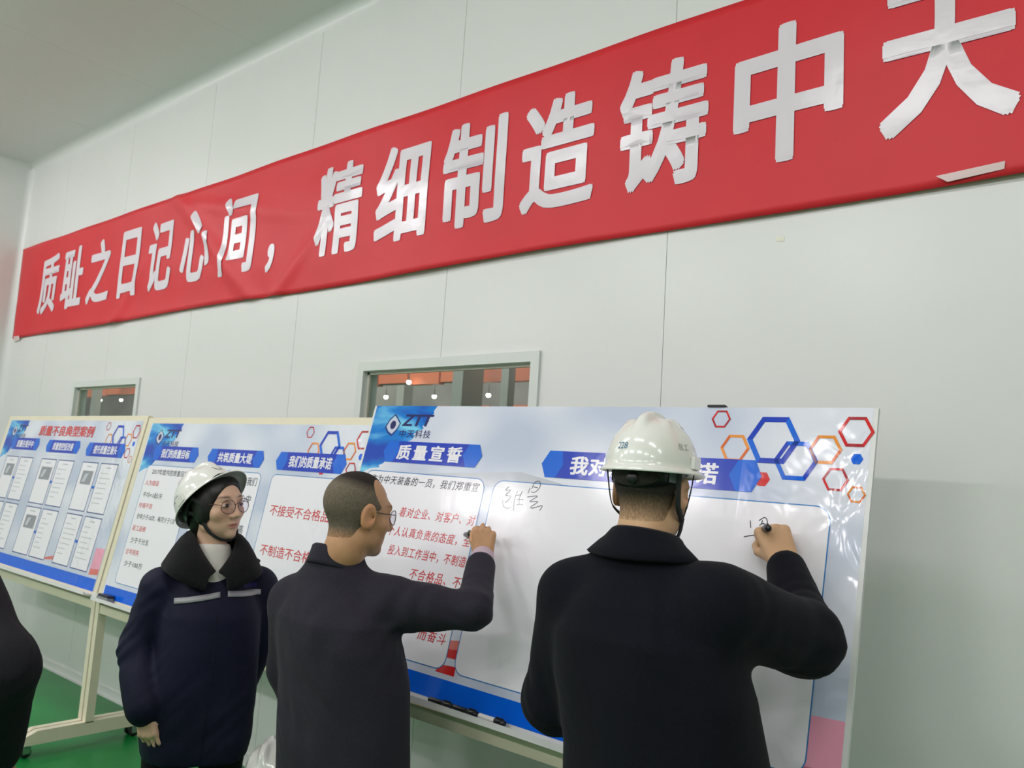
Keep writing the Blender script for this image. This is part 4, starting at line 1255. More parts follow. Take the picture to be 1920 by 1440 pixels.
def band_mesh(pts, w, name, m, parent):
    """flat webbing along a path, lying against a head centred on the z axis"""
    vs = []; fs = []; n = len(pts)
    for i, p in enumerate(pts):
        p = np.asarray(p); d = unit(np.asarray(pts[min(i+1, n-1)]) - np.asarray(pts[max(i-1, 0)]))
        out = unit(p - V3(0, 0.01, -0.05)); s_ = unit(np.cross(d, out))
        vs += [p + s_*w/2, p - s_*w/2]
        if i: fs.append((2*i-2, 2*i-1, 2*i+1, 2*i))
    o = mesh_obj(name, vs, fs, m, parent, True)
    md = o.modifiers.new('thickness', 'SOLIDIFY'); md.thickness = 0.0022; md.offset = 0
    return o

def strap_paths(o, R, k, hat_o, hat_R, chin=True):
    """webbing from the hat rim, in front of and behind each ear, meeting below it and running under the chin"""
    H = lambda p: np.asarray(o) + R @ (V3(*p)*k)
    out = []
    for sx_ in (-1, 1):
        j = H((sx_*0.071, 0.018, -0.066))
        a = np.asarray(hat_o) + hat_R @ V3(sx_*0.092, 0.030, 0.004); b_ = np.asarray(hat_o) + hat_R @ V3(sx_*0.086, -0.055, 0.0)
        out.append(([a, H((sx_*0.083, 0.028, 0.0)), H((sx_*0.077, 0.024, -0.035)), j], 0.016))
        out.append(([b_, H((sx_*0.081, -0.040, -0.030)), H((sx_*0.078, -0.015, -0.052)), j], 0.014))
        out.append(([j, H((sx_*0.060, 0.032, -0.094)), H((sx_*0.034, 0.058, -0.120)), H((0, 0.068, -0.1275))], 0.016))
    return out

def lapel_collar(name, inner, mid, outer, m, parent, th=0.010, n=40):
    """wide turned-down collar lofted through three edge lines given for the right half and mirrored"""
    rows = []
    for line_ in (inner, mid, [tuple(0.5*(np.asarray(a) + np.asarray(b_)) + V3(0, 0, 0.006)) for a, b_ in zip(mid, outer)], outer):
        half = smooth_line(line_, 8)
        full = [V3(-p[0], p[1], p[2]) for p in half[:0:-1]] + [np.asarray(p) for p in half]
        rows.append(full)
    k = len(rows[0]); vs = [p for r in rows for p in r]; fs = []
    for i in range(len(rows) - 1):
        for j in range(k - 1): fs.append((i*k + j, i*k + j + 1, (i+1)*k + j + 1, (i+1)*k + j))
    o = mesh_obj(name, vs, fs, m, parent, True)
    md = o.modifiers.new('smooth', 'SUBSURF'); md.levels = 1; md.render_levels = 1
    md = o.modifiers.new('thickness', 'SOLIDIFY'); md.thickness = th; md.offset = 0
    return o

# ================================================================== man on the right, coat and hard hat, writing
def rel(base, p): return np.asarray(p, float) - np.asarray(base, float)

def man_right():
    base = V3(-0.93, -1.02, 0)
    t = empty('person', tuple(base), label='man in a black wool coat and hard hat writing on the pledge board', cat='person', group='people at the boards')
    ho = rel(base, (-0.940, -0.965, 1.566)); HR = frame_of((-0.12, 0.99), -0.05); hk = 1.0
    nb = V3(-0.01, 0.035, 1.40)
    rsh, rel_, rwr = V3(0.172, 0.02, 1.340), V3(0.268, 0.280, 1.258), V3(0.150, 0.444, 1.412)
    lsh, lel, lwr = V3(-0.168, -0.005, 1.325), V3(-0.238, 0.035, 1.060), V3(-0.165, 0.26, 0.99)
    feet = ((-0.04, 0.02), (0.18, 0.04))
    # body
    S = Solid(axis(-0.36, 0.42, 0.011, ((-0.12, 0.26, 0.0042),)), axis(-0.16, 0.62, 0.011, ((-0.07, 0.18, 0.0042), (0.42, 0.57, 0.0042))),
              axis(0.0, 1.72, 0.012, ((1.38, 1.72, 0.0042),)))
    S.loft([(0.85, 0.06, 0.04, 0.17, 0.11), (1.1, 0.04, 0.03, 0.165, 0.11), (1.28, 0, 0.01, 0.18, 0.11), (1.36, 0, 0.02, 0.13, 0.085), (1.42, 0, 0.03, 0.06, 0.055)])
    S.chain([lsh*V3(0.9, 1, 1), lel, lwr], [0.055, 0.042, 0.03]); S.chain([rsh*V3(0.9, 1, 1), rel_, rwr], [0.055, 0.042, 0.028])
    for a, ft in zip((-1, 1), feet):
        S.chain([(0.065 + a*0.09, 0.045, 0.88), (ft[0], ft[1] + 0.01, 0.48), (ft[0], ft[1] - 0.01, 0.07)], [0.085, 0.055, 0.04]); S.cone((ft[0], ft[1] - 0.02, 0.045), (ft[0], ft[1] + 0.12, 0.03), 0.03, 0.024)
    head_solid(S, ho, HR, hk, False, nb)
    f = unit((-0.50, 0.40, 0.75)); n = unit((0.42, -0.90, 0.30))
    hand_solid(S, rwr, f, n, 1, ((62, 70, 40), (68, 78, 45), (74, 82, 45), (78, 84, 45)), ((0.72, 0.42, -0.45), (0.80, -0.05, -0.55), (0.70, -0.25, -0.65)), 1.10)
    hand_solid(S, lwr, (0.3, 0.8, -0.4), (-0.7, 0.2, 0.5), -1, ((30, 35, 20),)*4, ((0.7, 0.6, -0.3), (0.85, 0.3, -0.3), (0.9, 0.1, -0.3)), 0.98)
    solid_obj('body', S, M_skin, t, skin_tone(ho, HR, hk, (0.60, 0.37, 0.21), None, (0.03, 0.02, 0.015)))
    # hair: cropped, fading out on the nape
    S = Solid(axis(ho[0]-0.11, ho[0]+0.11, 0.0042), axis(ho[1]-0.14, ho[1]+0.14, 0.0042), axis(ho[2]-0.13, ho[2]+0.14, 0.0042))
    S.frame(ho, HR, hk)
    S.ell((0, -0.0145, 0.034), (0.0790, 0.1005, 0.0892), 0.02); S.cone((0, -0.027, -0.02), (0, -0.030, -0.078), 0.0565, 0.0562, 0.02)
    S.ell((0, 0.13, -0.03), (0.10, 0.13, 0.16), 0.01, '-'); S.ell((0, 0.03, -0.15), (0.12, 0.10, 0.085), 0.012, '-')
    for sx_ in (-1, 1): S.ell((sx_*0.083, 0.0, -0.02), (0.03, 0.027, 0.042), 0.006, '-')
    S.frame()
    def hc(V):
        L = local_in(V, ho, HR, hk); w = np.clip((L[:, 2] + 0.072)/0.06, 0, 1)
        return mixc(np.tile(np.array([0.50, 0.31, 0.18]), (len(V), 1)), w**0.7, (0.028, 0.024, 0.020))
    solid_obj('hair', S, M_hairv, t, hc)
    # coat
    S = Solid(axis(-0.42, 0.46, 0.0085), axis(-0.24, 0.60, 0.0085), axis(0.52, 1.50, 0.0085))
    S.loft([(0.56, 0.075, 0.05, 0.240, 0.172), (0.80, 0.070, 0.048, 0.232, 0.166), (1.0, 0.055, 0.038, 0.226, 0.160), (1.15, 0.030, 0.022, 0.226, 0.158), (1.25, 0.010, 0.008, 0.212, 0.147), (1.32, 0, 0.01, 0.175, 0.122), (1.375, 0, 0.02, 0.125, 0.098), (1.42, -0.003, 0.028, 0.092, 0.082), (1.465, -0.005, 0.032, 0.076, 0.073)], 0.03, 2.3)
    for a, sh in ((-1, lsh), (1, rsh)):
        S.cone((a*0.06, 0.02, 1.380), sh + V3(0, 0, -0.012), 0.055, 0.072, 0.035)
    S.chain([lsh + V3(0, 0, -0.01), lel, lel + (lwr - lel)*0.93], [0.080, 0.072, 0.056], 0.03)
    S.chain([rsh + V3(0, 0, -0.01), rel_, rel_ + (rwr - rel_)*0.86], [0.096, 0.078, 0.047], 0.03)
    drape(S, 0.0028)
    fold(S, (rel_, rwr - rel_), 0.007, 95, 0.11); fold(S, (rsh + V3(0.05, 0.06, -0.03), rel_ - rsh), 0.005, 70, 0.09); fold(S, (lel, lwr - lel), 0.006, 100, 0.12)
    fold(S, (V3(0.12, -0.10, 1.24), (1, 0.2, 0.6)), 0.004, 70, 0.14)
    coat = solid_obj('coat', S, M_coat, t)
    # cuff opening and turned-down collar
    collar_obj('collar', (-0.005, 0.030, 0), lambda a: (0.070, 0.070), lambda a: (0.132 - 0.006*math.cos(2*a), 0.104 + 0.010*math.cos(a)),
               lambda a: 1.482 - 0.014*(1 - math.cos(a)), lambda a: 1.424 - 0.008*math.cos(2*a) - 0.02*(1 - math.cos(a)) - 0.03*max(-math.cos(a), 0), 2.45, M_coat, t, 0.0, 56, 0.007, 1.25)
    S = Solid(axis(-0.24, 0.36, 0.010), axis(-0.2, 0.25, 0.010), axis(0.03, 1.0, 0.012)); legs(S, (0.068, 0.047), 0.88, 0.09, 0.082, feet); solid_obj('trousers', S, M_trouser, t)
    shoes(t, feet, M_shoe)
    # hard hat on the head
    hato = base + ho + HR @ V3(0, -0.006, 0.045); hR = frame_of((-0.14, 0.99), -0.02)
    hard_hat(hato, hR, 'white hard hat numbered 228 on the man in the black coat', 'white hard hats', True, True,
             (('228', math.radians(165), 0.040, 0.016, mat('blue_print', lin((50, 110, 150)), 0.35), 0), ('总工', math.radians(249), 0.046, 0.016, mat('grey_print_text', (0.33, 0.34, 0.33), 0.4), 0)),
             strap_paths(base + ho, HR, hk, hato, hR), False, 0.935)
    # marker held against the board
    tip, end = V3(-0.882, -0.484, 1.479), V3(-0.806, -0.606, 1.488)
    d = unit(end - tip)
    mk = marker('marker', tuple(tip), (0, 0, 0), M_penwhite, M_penblack, 'black-capped marker in the hand of the man in the coat', 0.135, 0.0082)
    mk.rotation_euler = Vector(d).to_track_quat('X', 'Z').to_euler()

# ================================================================== bald-templed man in a charcoal suit, writing
def man_middle():
    base = V3(-1.97, -1.03, 0)
    t = empty('person', tuple(base), label='bareheaded man in glasses and a charcoal suit writing on the pledge board', cat='person', group='people at the boards')
    ho = rel(base, (-1.930, -0.985, 1.438)); HR = frame_of((0.17, 0.985), -0.06, 0.0); hk = 1.02
    nb = V3(-0.01, 0.015, 1.265)
    rsh, rel_, rwr = V3(0.145, 0.085, 1.192), V3(0.372, 0.220, 1.188), V3(0.228, 0.412, 1.318)
    lsh, lel, lwr = V3(-0.172, 0.0, 1.165), V3(-0.190, 0.02, 0.945), V3(-0.170, 0.075, 0.760)
    feet = ((-0.05, 0.03), (0.17, 0.07))
    S = Solid(axis(-0.36, 0.46, 0.011, ((-0.06, 0.27, 0.0042),)), axis(-0.18, 0.62, 0.011, ((-0.08, 0.20, 0.0042), (0.36, 0.55, 0.0042))),
              axis(0.0, 1.62, 0.012, ((1.22, 1.60, 0.0042),)))
    S.loft([(0.8, 0.05, 0.05, 0.17, 0.12), (1.0, 0.03, 0.03, 0.165, 0.12), (1.13, 0, 0.01, 0.18, 0.115), (1.21, 0, 0.02, 0.13, 0.085), (1.27, -0.01, 0.02, 0.06, 0.055)])
    S.chain([lsh*V3(0.9, 1, 1), lel, lwr], [0.055, 0.042, 0.028]); S.chain([rsh*V3(0.9, 1, 1), rel_, rwr], [0.055, 0.042, 0.027])
    for a, ft in zip((-1, 1), feet):
        S.chain([(0.05 + a*0.09, 0.05, 0.82), (ft[0], ft[1] + 0.01, 0.45), (ft[0], ft[1] - 0.01, 0.07)], [0.085, 0.055, 0.04]); S.cone((ft[0], ft[1] - 0.02, 0.045), (ft[0], ft[1] + 0.12, 0.03), 0.03, 0.024)
    head_solid(S, ho, HR, hk, False, nb)
    hand_solid(S, rwr, (-0.10, 0.14, 0.98), (0.62, -0.78, 0.12), 1, ((66, 60, 40), (58, 76, 45), (64, 80, 45), (70, 82, 45)), ((0.75, 0.40, -0.40), (0.80, 0.05, -0.60), (0.72, -0.15, -0.65)), 0.95)
    hand_solid(S, lwr, (0.05, 0.1, -1.0), (-0.95, -0.1, 0.0), -1, ((25, 40, 25), (30, 45, 25), (30, 45, 25), (35, 45, 25)), ((0.75, 0.6, -0.2), (0.85, 0.3, -0.3), (0.9, 0.1, -0.3)), 0.98)
    solid_obj('body', S, M_skin, t, skin_tone(ho, HR, hk, (0.55, 0.305, 0.16), (0.42, 0.20, 0.15), (0.05, 0.03, 0.02)))
    S = Solid(axis(ho[0]-0.12, ho[0]+0.12, 0.0042), axis(ho[1]-0.15, ho[1]+0.15, 0.0042), axis(ho[2]-0.13, ho[2]+0.14, 0.0042))
    S.frame(ho, HR, hk)
    S.ell((0, -0.0145, 0.034), (0.0788, 0.1000, 0.0895), 0.02); S.cone((0, -0.027, -0.02), (0, -0.030, -0.080), 0.0562, 0.0560, 0.02)
    S.ell((0, 0.150, -0.02), (0.13, 0.122, 0.17), 0.01, '-')            # forehead and face
    for sx_ in (-1, 1):
        S.ell((sx_*0.062, 0.075, 0.078), (0.050, 0.068, 0.056), 0.012, '-')     # receding temples
        S.ell((sx_*0.083, 0.004, -0.024), (0.03, 0.028, 0.040), 0.006, '-')     # around the ears
    S.ell((0, 0.03, -0.160), (0.12, 0.115, 0.090), 0.012, '-')
    S.frame()
    def hc(V):
        L = local_in(V, ho, HR, hk); z = L[:, 2]
        c = np.tile(np.array([0.155, 0.128, 0.092]), (len(V), 1))
        c = mixc(c, (z - 0.062 - 0.25*np.clip(-L[:, 1] - 0.02, 0, 1))/0.03, (0.022, 0.018, 0.016))
        return mixc(c, (-0.040 - z)/0.04, (0.44, 0.24, 0.125))
    solid_obj('hair', S, M_hairv, t, hc)
    glasses(t, ho, HR, hk, mat('dark_metal_frame', (0.03, 0.026, 0.022), 0.35, metal=0.5), 0.022)
    eyes(t, ho, HR, hk)
    # suit jacket
    S = Solid(axis(-0.42, 0.52, 0.0085), axis(-0.26, 0.56, 0.0085), axis(0.50, 1.36, 0.0085))
    S.loft([(0.54, 0.055, 0.06, 0.215, 0.168), (0.75, 0.052, 0.055, 0.214, 0.162), (0.95, 0.040, 0.042, 0.212, 0.158), (1.06, 0.022, 0.028, 0.214, 0.154), (1.13, 0.008, 0.018, 0.206, 0.142), (1.19, -0.005, 0.02, 0.160, 0.116), (1.235, -0.01, 0.02, 0.115, 0.094), (1.28, -0.01, 0.018, 0.088, 0.080), (1.325, -0.01, 0.018, 0.074, 0.072)], 0.03, 2.3)
    S.cone((-0.07, 0.01, 1.235), lsh + V3(0, 0, -0.015), 0.055, 0.074, 0.04); S.cone((0.05, 0.03, 1.235), rsh + V3(0, 0, -0.012), 0.055, 0.076, 0.04)
    S.chain([lsh + V3(0, 0, -0.015), lel, lel + (lwr - lel)*0.95], [0.080, 0.066, 0.052], 0.03)
    S.chain([rsh + V3(0, 0, -0.012), rel_, rel_ + (rwr - rel_)*0.80], [0.084, 0.054, 0.046], 0.025)
    drape(S, 0.0024)
    fold(S, (rel_, rwr - rel_), 0.005, 120, 0.11); fold(S, (rsh + V3(0.06, 0.02, -0.04), (0.9, 0.3, -0.5)), 0.006, 80, 0.12); fold(S, (V3(0.10, -0.14, 1.05), (0.3, 0, 1)), 0.005, 60, 0.16); fold(S, (V3(0.02, -0.17, 0.9), (0.4, 0.2, 1)), 0.004, 48, 0.2)
    solid_obj('suit_jacket', S, M_suit, t)
    collar_obj('collar', (-0.008, 0.018, 0), lambda a: (0.072, 0.071), lambda a: (0.092, 0.088), lambda a: 1.345 - 0.030*(1 - math.cos(a)), lambda a: 1.292 - 0.024*(1 - math.cos(a)), 2.0, M_suit, t, 0.0, 48, 0.005, 1.1)
    # shirt cuff between sleeve and hand
    S = Solid(axis(0.15, 0.36, 0.005), axis(0.30, 0.50, 0.005), axis(1.22, 1.38, 0.005))
    S.cone(rel_ + (rwr - rel_)*0.74, rel_ + (rwr - rel_)*0.985, 0.042, 0.0375, 0.0)
    solid_obj('shirt_cuff', S, M_shirt, t)
    S = Solid(axis(-0.24, 0.34, 0.010), axis(-0.2, 0.28, 0.010), axis(0.03, 0.95, 0.012)); legs(S, (0.052, 0.052), 0.82, 0.09, 0.082, feet); solid_obj('trousers', S, M_trouser, t)
    shoes(t, feet, M_shoe)
    tip, end = V3(-1.922, -0.511, 1.370), V3(-1.815, -0.600, 1.384)
    mk = marker('marker', tuple(tip), (0, 0, 0), M_penblack, M_penblack, 'black marker in the hand of the man in the charcoal suit', 0.12, 0.008)
    mk.rotation_euler = Vector(unit(end - tip)).to_track_quat('X', 'Z').to_euler()
    # the hat he took off, held at his left side
    R = frame_of((-0.5, 0.6), 0.1, -0.35)
    hard_hat(V3(-2.190, -0.990, 0.588), R, 'loose white hard hat held low beside the man in the charcoal suit', 'white hard hats', True, False)

# ================================================================== woman in a navy work jacket and hard hat
def woman():
    base = V3(-2.56, -1.07, 0); rz = math.atan2(-0.35, 0.93) - math.pi/2
    Rz = np.array(Matrix.Rotation(-rz, 3, 'Z'))
    L = lambda p: Rz @ (np.asarray(p, float) - base)
    t = empty('person', tuple(base), rz, label='woman in a navy work jacket, glasses and white hard hat watching the signing', cat='person', group='people at the boards')
    fw = Rz @ V3(0.99, 0.14, 0)
    hw = V3(-2.535, -1.095, 1.424)
    ho = L(hw); HR = frame_of((fw[0], fw[1]), 0.02, 0.10); hk = 0.93
    nb = L((-2.555, -1.082, 1.235))
    rsh, rel_, rwr = V3(0.152, -0.01, 1.135), V3(0.200, -0.030, 0.940), V3(0.178, 0.085, 0.772)
    lsh, lel, lwr = V3(-0.152, -0.01, 1.140), V3(-0.178, -0.085, 0.930), V3(-0.140, -0.11, 0.745)
    feet = ((-0.09, -0.01), (0.09, 0.0))
    hx, hy = sorted((rwr[0] - 0.06, rwr[0] + 0.06)), sorted((rwr[1] - 0.06, rwr[1] + 0.10))
    S = Solid(axis(-0.34, 0.36, 0.011, ((ho[0] - 0.11, ho[0] + 0.11, 0.0028), (hx[0], hx[1], 0.0042))), axis(-0.18, 0.32, 0.011, ((ho[1] - 0.12, ho[1] + 0.13, 0.0028), (hy[0], hy[1], 0.0042))),
              axis(0.0, 1.57, 0.012, ((0.55, 0.73, 0.0042), (1.22, 1.56, 0.0028))))
    S.loft([(0.75, 0, 0, 0.15, 0.10), (0.95, 0, 0, 0.13, 0.095), (1.08, 0, 0.01, 0.15, 0.10), (1.17, 0, 0.01, 0.11, 0.075), (1.23, nb[0], nb[1], 0.05, 0.048)])
    S.chain([lsh*V3(0.85, 1, 1), lel, lwr], [0.045, 0.036, 0.024]); S.chain([rsh*V3(0.85, 1, 1), rel_, rwr], [0.045, 0.036, 0.024])
    for a, ft in zip((-1, 1), feet):
        S.chain([(a*0.08, 0, 0.78), (ft[0], ft[1] + 0.01, 0.43), (ft[0], ft[1] - 0.01, 0.06)], [0.08, 0.05, 0.035]); S.cone((ft[0], ft[1] - 0.02, 0.04), (ft[0], ft[1] + 0.11, 0.028), 0.027, 0.022)
    head_solid(S, ho, HR, hk, True, nb)
    fh = Rz @ V3(0.26, 0.16, -0.95); nh = Rz @ V3(0.42, -0.86, 0.05)
    hand_solid(S, rwr, fh, nh, 1, ((14, 30, 22), (20, 46, 30), (24, 52, 32), (26, 54, 34)), ((0.72, 0.62, -0.10), (0.92, 0.28, -0.15), (0.97, 0.08, -0.15)), 0.88)
    hand_solid(S, lwr, (0.05, 0.15, -1.0), (-0.95, 0.1, 0.0), -1, ((20, 35, 25),)*4, ((0.75, 0.6, -0.2), (0.9, 0.3, -0.2), (0.95, 0.1, -0.2)), 0.88)
    solid_obj('body', S, M_skin, t, skin_tone(ho, HR, hk, (0.74, 0.475, 0.335), (0.56, 0.20, 0.18), (0.085, 0.048, 0.034), 0.4))
    # hair drawn back under the hat
    S = Solid(axis(ho[0]-0.12, ho[0]+0.12, 0.0042), axis(ho[1]-0.14, ho[1]+0.14, 0.0042), axis(ho[2]-0.17, ho[2]+0.13, 0.0042))
    S.frame(ho, HR, hk)
    S.ell((0, -0.016, 0.032), (0.0850, 0.1060, 0.0900), 0.02)
    for sx_ in (-1, 1):
        S.ell((sx_*0.064, 0.000, -0.012), (0.026, 0.046, 0.058), 0.02)
    S.ell((0, -0.068, -0.050), (0.066, 0.048, 0.090), 0.02)
    S.ell((0, 0.098, -0.020), (0.0700, 0.075, 0.094), 0.008, '-')
    S.ell((0, 0.060, -0.110), (0.085, 0.088, 0.080), 0.012, '-')
    S.frame()
    solid_obj('hair', S, M_hair, t)
    eyes(t, ho, HR, hk)
    glasses(t, ho, HR, hk, M_glframe, 0.0255)
    # sweater in the neck opening
    S = Solid(axis(-0.16, 0.16, 0.007), axis(-0.14, 0.18, 0.007), axis(1.00, 1.32, 0.007))
    S.loft([(1.02, 0, 0.02, 0.13, 0.115), (1.12, 0, 0.02, 0.13, 0.110), (1.175, nb[0]*0.6, nb[1]*0.6 + 0.012, 0.09, 0.084), (1.235, nb[0], nb[1] + 0.012, 0.064, 0.064), (1.292, nb[0], nb[1] + 0.012, 0.052, 0.052)], 0.02, 2.1)
    solid_obj('sweater', S, M_sweater, t)
    # padded jacket with a V opening
    S = Solid(axis(-0.36, 0.36, 0.008), axis(-0.24, 0.26, 0.008), axis(0.56, 1.30, 0.008))
    S.loft([(0.60, 0, 0, 0.165, 0.150), (0.66, 0, 0, 0.174, 0.158), (0.80, 0, 0.005, 0.174, 0.158), (0.95, 0, 0.01, 0.168, 0.150), (1.06, 0, 0.01, 0.165, 0.140), (1.12, 0, 0.01, 0.150, 0.122), (1.165, nb[0]*0.5, 0.01, 0.115, 0.100), (1.205, nb[0], nb[1] - 0.005, 0.082, 0.076), (1.26, nb[0], nb[1] - 0.010, 0.076, 0.068)], 0.03, 2.4)
    for sh in (rsh, lsh): S.cone((np.sign(sh[0])*0.06, 0, 1.165), sh, 0.045, 0.066, 0.03)
    S.chain([rsh, rel_, rel_ + (rwr - rel_)*0.93], [0.074, 0.070, 0.058], 0.016)
    S.chain([lsh, lel, lel + (lwr - lel)*0.93], [0.074, 0.070, 0.058], 0.016)
    S.cone((nb[0] + 0.004, 0.130, 1.30), (0.006, 0.130, 1.200), 0.082, 0.022, 0.004, '-')
    S.cone((nb[0], nb[1] + 0.03, 1.30), (nb[0], nb[1] + 0.03, 1.20), 0.072, 0.055, 0.006, '-')
    drape(S, 0.003)
    fold(S, (rel_, rwr - rel_), 0.007, 85, 0.12); fold(S, (rsh + V3(0, 0.03, -0.05), (0.3, 0.2, -1)), 0.005, 80, 0.09); fold(S, (V3(0.0, 0.15, 0.72), (0.2, 0, 1)), 0.004, 60, 0.15)
    jk = solid_obj('work_jacket', S, M_navy, t)
    # fleece collar, open in front and falling into the V
    lapel_collar('fleece_collar',
        [(0, -0.060, 1.318), (0.045, -0.048, 1.318), (0.062, -0.004, 1.314), (0.062, 0.044, 1.297), (0.050, 0.080, 1.270), (0.030, 0.104, 1.238), (0.004, 0.120, 1.204)],
        [(0, -0.078, 1.330), (0.062, -0.060, 1.330), (0.090, -0.006, 1.322), (0.096, 0.050, 1.302), (0.088, 0.094, 1.266), (0.070, 0.122, 1.236), (0.026, 0.138, 1.196)],
        [(0, -0.135, 1.235), (0.100, -0.105, 1.230), (0.148, -0.020, 1.218), (0.156, 0.055, 1.205), (0.146, 0.104, 1.196), (0.114, 0.134, 1.178), (0.034, 0.150, 1.148)], M_fleece, t).location = (0.010, 0, 0.002)
    # zip placket, reflective strips, stitched name and shoulder tab follow the jacket surface
    dg = bpy.context.evaluated_depsgraph_get()
    def surf(x, z, off=0.004):
        ok, loc, nor, idx = jk.ray_cast(Vector((x, 0.4, z)), Vector((0, -1, 0)))
        return (x, (loc.y if ok else 0.15) + off, z)
    def strip(name, x0, x1, z0, z1, h, m, n=14, off=0.004):
        vs = []; fs = []
        for i in range(n + 1):
            u = i/n; x = x0 + (x1 - x0)*u; z = z0 + (z1 - z0)*u
            vs += [surf(x, z - h/2, off), surf(x, z + h/2, off)]
            if i: fs.append((2*i-2, 2*i-1, 2*i+1, 2*i))
        o = mesh_obj(name, vs, fs, m, t, True)
        md = o.modifiers.new('thickness', 'SOLIDIFY'); md.thickness = 0.002; md.offset = 0
        return o
    strip('reflective_strip', 0.128, -0.006, 1.112, 1.136, 0.017, M_refl); strip('reflective_strip', -0.030, -0.150, 1.138, 1.134, 0.017, M_refl)
    pl = strip('zip_placket', 0.004, 0.006, 1.10, 0.64, 0.014, mat('navy_placket', (0.010, 0.011, 0.03), 0.5), 24, 0.005)
    v, f = fit_text('中天科技', 0.088, 0.136, 1.150, 1.166)
    v[:, 0] = -v[:, 0]
    mesh_obj('stitched_name', [surf(a, c, 0.006) for a, c, d in v], f, mat('blue_thread', (0.03, 0.03, 0.32), 0.6), t)
    tb = MB().tube([(-0.085, -0.015, 1.247), (-0.12, -0.012, 1.246), (-0.155, -0.010, 1.228)], [0.012, 0.013, 0.011], 8, flat=0.3)
    tb.build('shoulder_tab', M_navy, t, True)
    S = Solid(axis(-0.26, 0.26, 0.010), axis(-0.2, 0.2, 0.010), axis(0.03, 0.9, 0.012)); legs(S, (0, 0), 0.76, 0.085, 0.080, feet); solid_obj('trousers', S, M_trouser, t)
    shoes(t, feet, M_shoe, 0.0, 0.9)
    # hat pushed back on the head
    WR = np.array(Matrix.Rotation(rz, 3, 'Z')) @ HR
    hR = WR @ np.array(Matrix.Rotation(0.76, 3, 'X'))
    hato = hw + WR @ V3(0, -0.046, 0.006)
    hard_hat(hato, hR, 'white hard hat tilted back on the woman in the navy jacket', 'white hard hats', True, True,
             (('质量部', math.radians(-108), 0.036, 0.016, mat('navy_print', (0.10, 0.13, 0.22), 0.4), 0),), strap_paths(hw, WR, hk, hato, hR), True, 0.94)

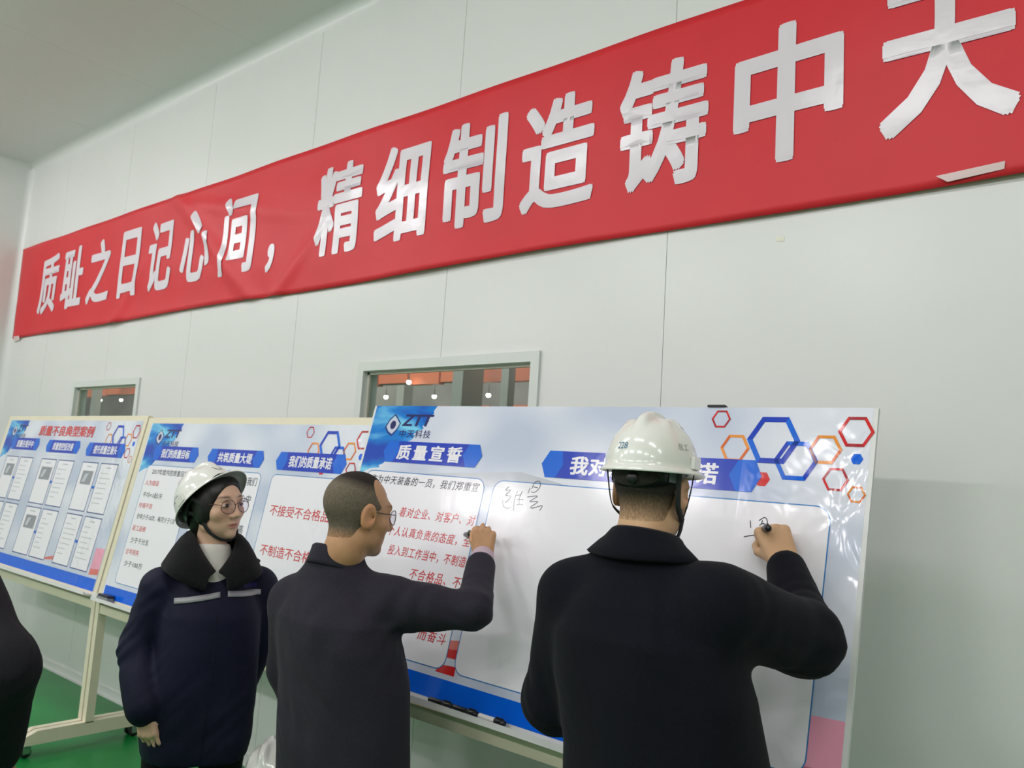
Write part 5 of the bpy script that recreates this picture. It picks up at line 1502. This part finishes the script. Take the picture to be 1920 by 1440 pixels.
# ================================================================== bystander cut by the left edge of the picture
def bystander():
    base = V3(-2.25, -2.05, 0)
    t = empty('person', tuple(base), label='bystander in a dark jacket, only an arm showing at the left edge', cat='person', group='people at the boards')
    ho = V3(0, 0.04, 1.56); HR = frame_of((0.0, 1.0)); nb = V3(0, 0.01, 1.40)
    rsh, rel_, rwr = V3(0.20, 0.03, 1.325), V3(0.405, 0.09, 1.130), V3(0.255, 0.16, 0.91)
    lsh, lel, lwr = V3(-0.20, 0.0, 1.33), V3(-0.26, 0.0, 1.04), V3(-0.23, 0.10, 0.82)
    feet = ((-0.11, 0.0), (0.11, 0.0))
    S = Solid(axis(-0.36, 0.50, 0.011, ((-0.10, 0.10, 0.006),)), axis(-0.18, 0.38, 0.011, ((-0.08, 0.16, 0.006),)), axis(0.0, 1.72, 0.012, ((1.36, 1.70, 0.006), (0.72, 0.92, 0.006))))
    S.loft([(0.85, 0, 0, 0.17, 0.11), (1.1, 0, 0, 0.165, 0.11), (1.28, 0, 0.01, 0.185, 0.11), (1.36, 0, 0.02, 0.14, 0.085), (1.42, 0, 0.02, 0.06, 0.055)])
    S.chain([lsh*V3(0.9, 1, 1), lel, lwr], [0.055, 0.042, 0.028]); S.chain([rsh*V3(0.9, 1, 1), rel_, rwr], [0.055, 0.042, 0.028])
    for a, ft in zip((-1, 1), feet):
        S.chain([(a*0.09, 0, 0.88), (ft[0], ft[1] + 0.01, 0.48), (ft[0], ft[1] - 0.01, 0.07)], [0.085, 0.055, 0.04]); S.cone((ft[0], ft[1] - 0.02, 0.045), (ft[0], ft[1] + 0.12, 0.03), 0.03, 0.024)
    head_solid(S, ho, HR, 1.0, False, nb)
    hand_solid(S, rwr, (-0.1, 0.2, -1.0), (0.9, 0.2, 0.0), 1, ((20, 35, 25),)*4, ((0.75, 0.6, -0.2), (0.9, 0.3, -0.2), (0.95, 0.1, -0.2)))
    hand_solid(S, lwr, (0.05, 0.2, -1.0), (-0.95, 0.1, 0.0), -1, ((20, 35, 25),)*4, ((0.75, 0.6, -0.2), (0.9, 0.3, -0.2), (0.95, 0.1, -0.2)))
    solid_obj('body', S, M_skin, t, skin_tone(ho, HR, 1.0, (0.55, 0.33, 0.20), None, (0.03, 0.02, 0.015)))
    S = Solid(axis(-0.11, 0.11, 0.006), axis(-0.12, 0.18, 0.006), axis(1.45, 1.70, 0.006))
    S.frame(ho, HR, 1.0); S.ell((0, -0.016, 0.036), (0.082, 0.103, 0.092), 0.02); S.ell((0, 0.125, -0.02), (0.09, 0.095, 0.13), 0.01, '-'); S.ell((0, 0.02, -0.12), (0.12, 0.12, 0.085), 0.012, '-')
    S.frame(); solid_obj('hair', S, M_hair, t)
    S = Solid(axis(-0.42, 0.56, 0.0095), axis(-0.24, 0.34, 0.0095), axis(0.60, 1.48, 0.0095))
    S.loft([(0.64, 0, 0, 0.235, 0.165), (0.85, 0, 0, 0.230, 0.160), (1.1, 0, 0, 0.225, 0.155), (1.24, 0, 0.0, 0.220, 0.145), (1.32, 0, 0.01, 0.185, 0.120), (1.38, 0, 0.015, 0.12, 0.095), (1.43, 0, 0.02, 0.074, 0.072)], 0.03, 2.3)
    for a, sh in ((-1, lsh), (1, rsh)): S.cone((a*0.06, 0.01, 1.385), sh, 0.056, 0.078, 0.04)
    S.chain([lsh, lel, lel + (lwr - lel)*0.94], [0.080, 0.070, 0.052], 0.03); S.chain([rsh, rel_, rel_ + (rwr - rel_)*0.94], [0.084, 0.078, 0.060], 0.03)
    drape(S, 0.003); fold(S, (rel_, rwr - rel_), 0.006, 100, 0.12)
    solid_obj('jacket', S, mat('black_jacket_cloth', (0.012, 0.012, 0.017), 0.8, 0.25, var=0.2, vscale=200, bump=0.25, bscale=300, bdist=0.001), t)
    S = Solid(axis(-0.28, 0.28, 0.011), axis(-0.2, 0.2, 0.011), axis(0.03, 1.0, 0.012)); legs(S, (0, 0), 0.86, 0.09, 0.082, feet); solid_obj('trousers', S, M_trouser, t)
    shoes(t, feet, M_shoe)

man_right(); man_middle(); woman(); bystander()
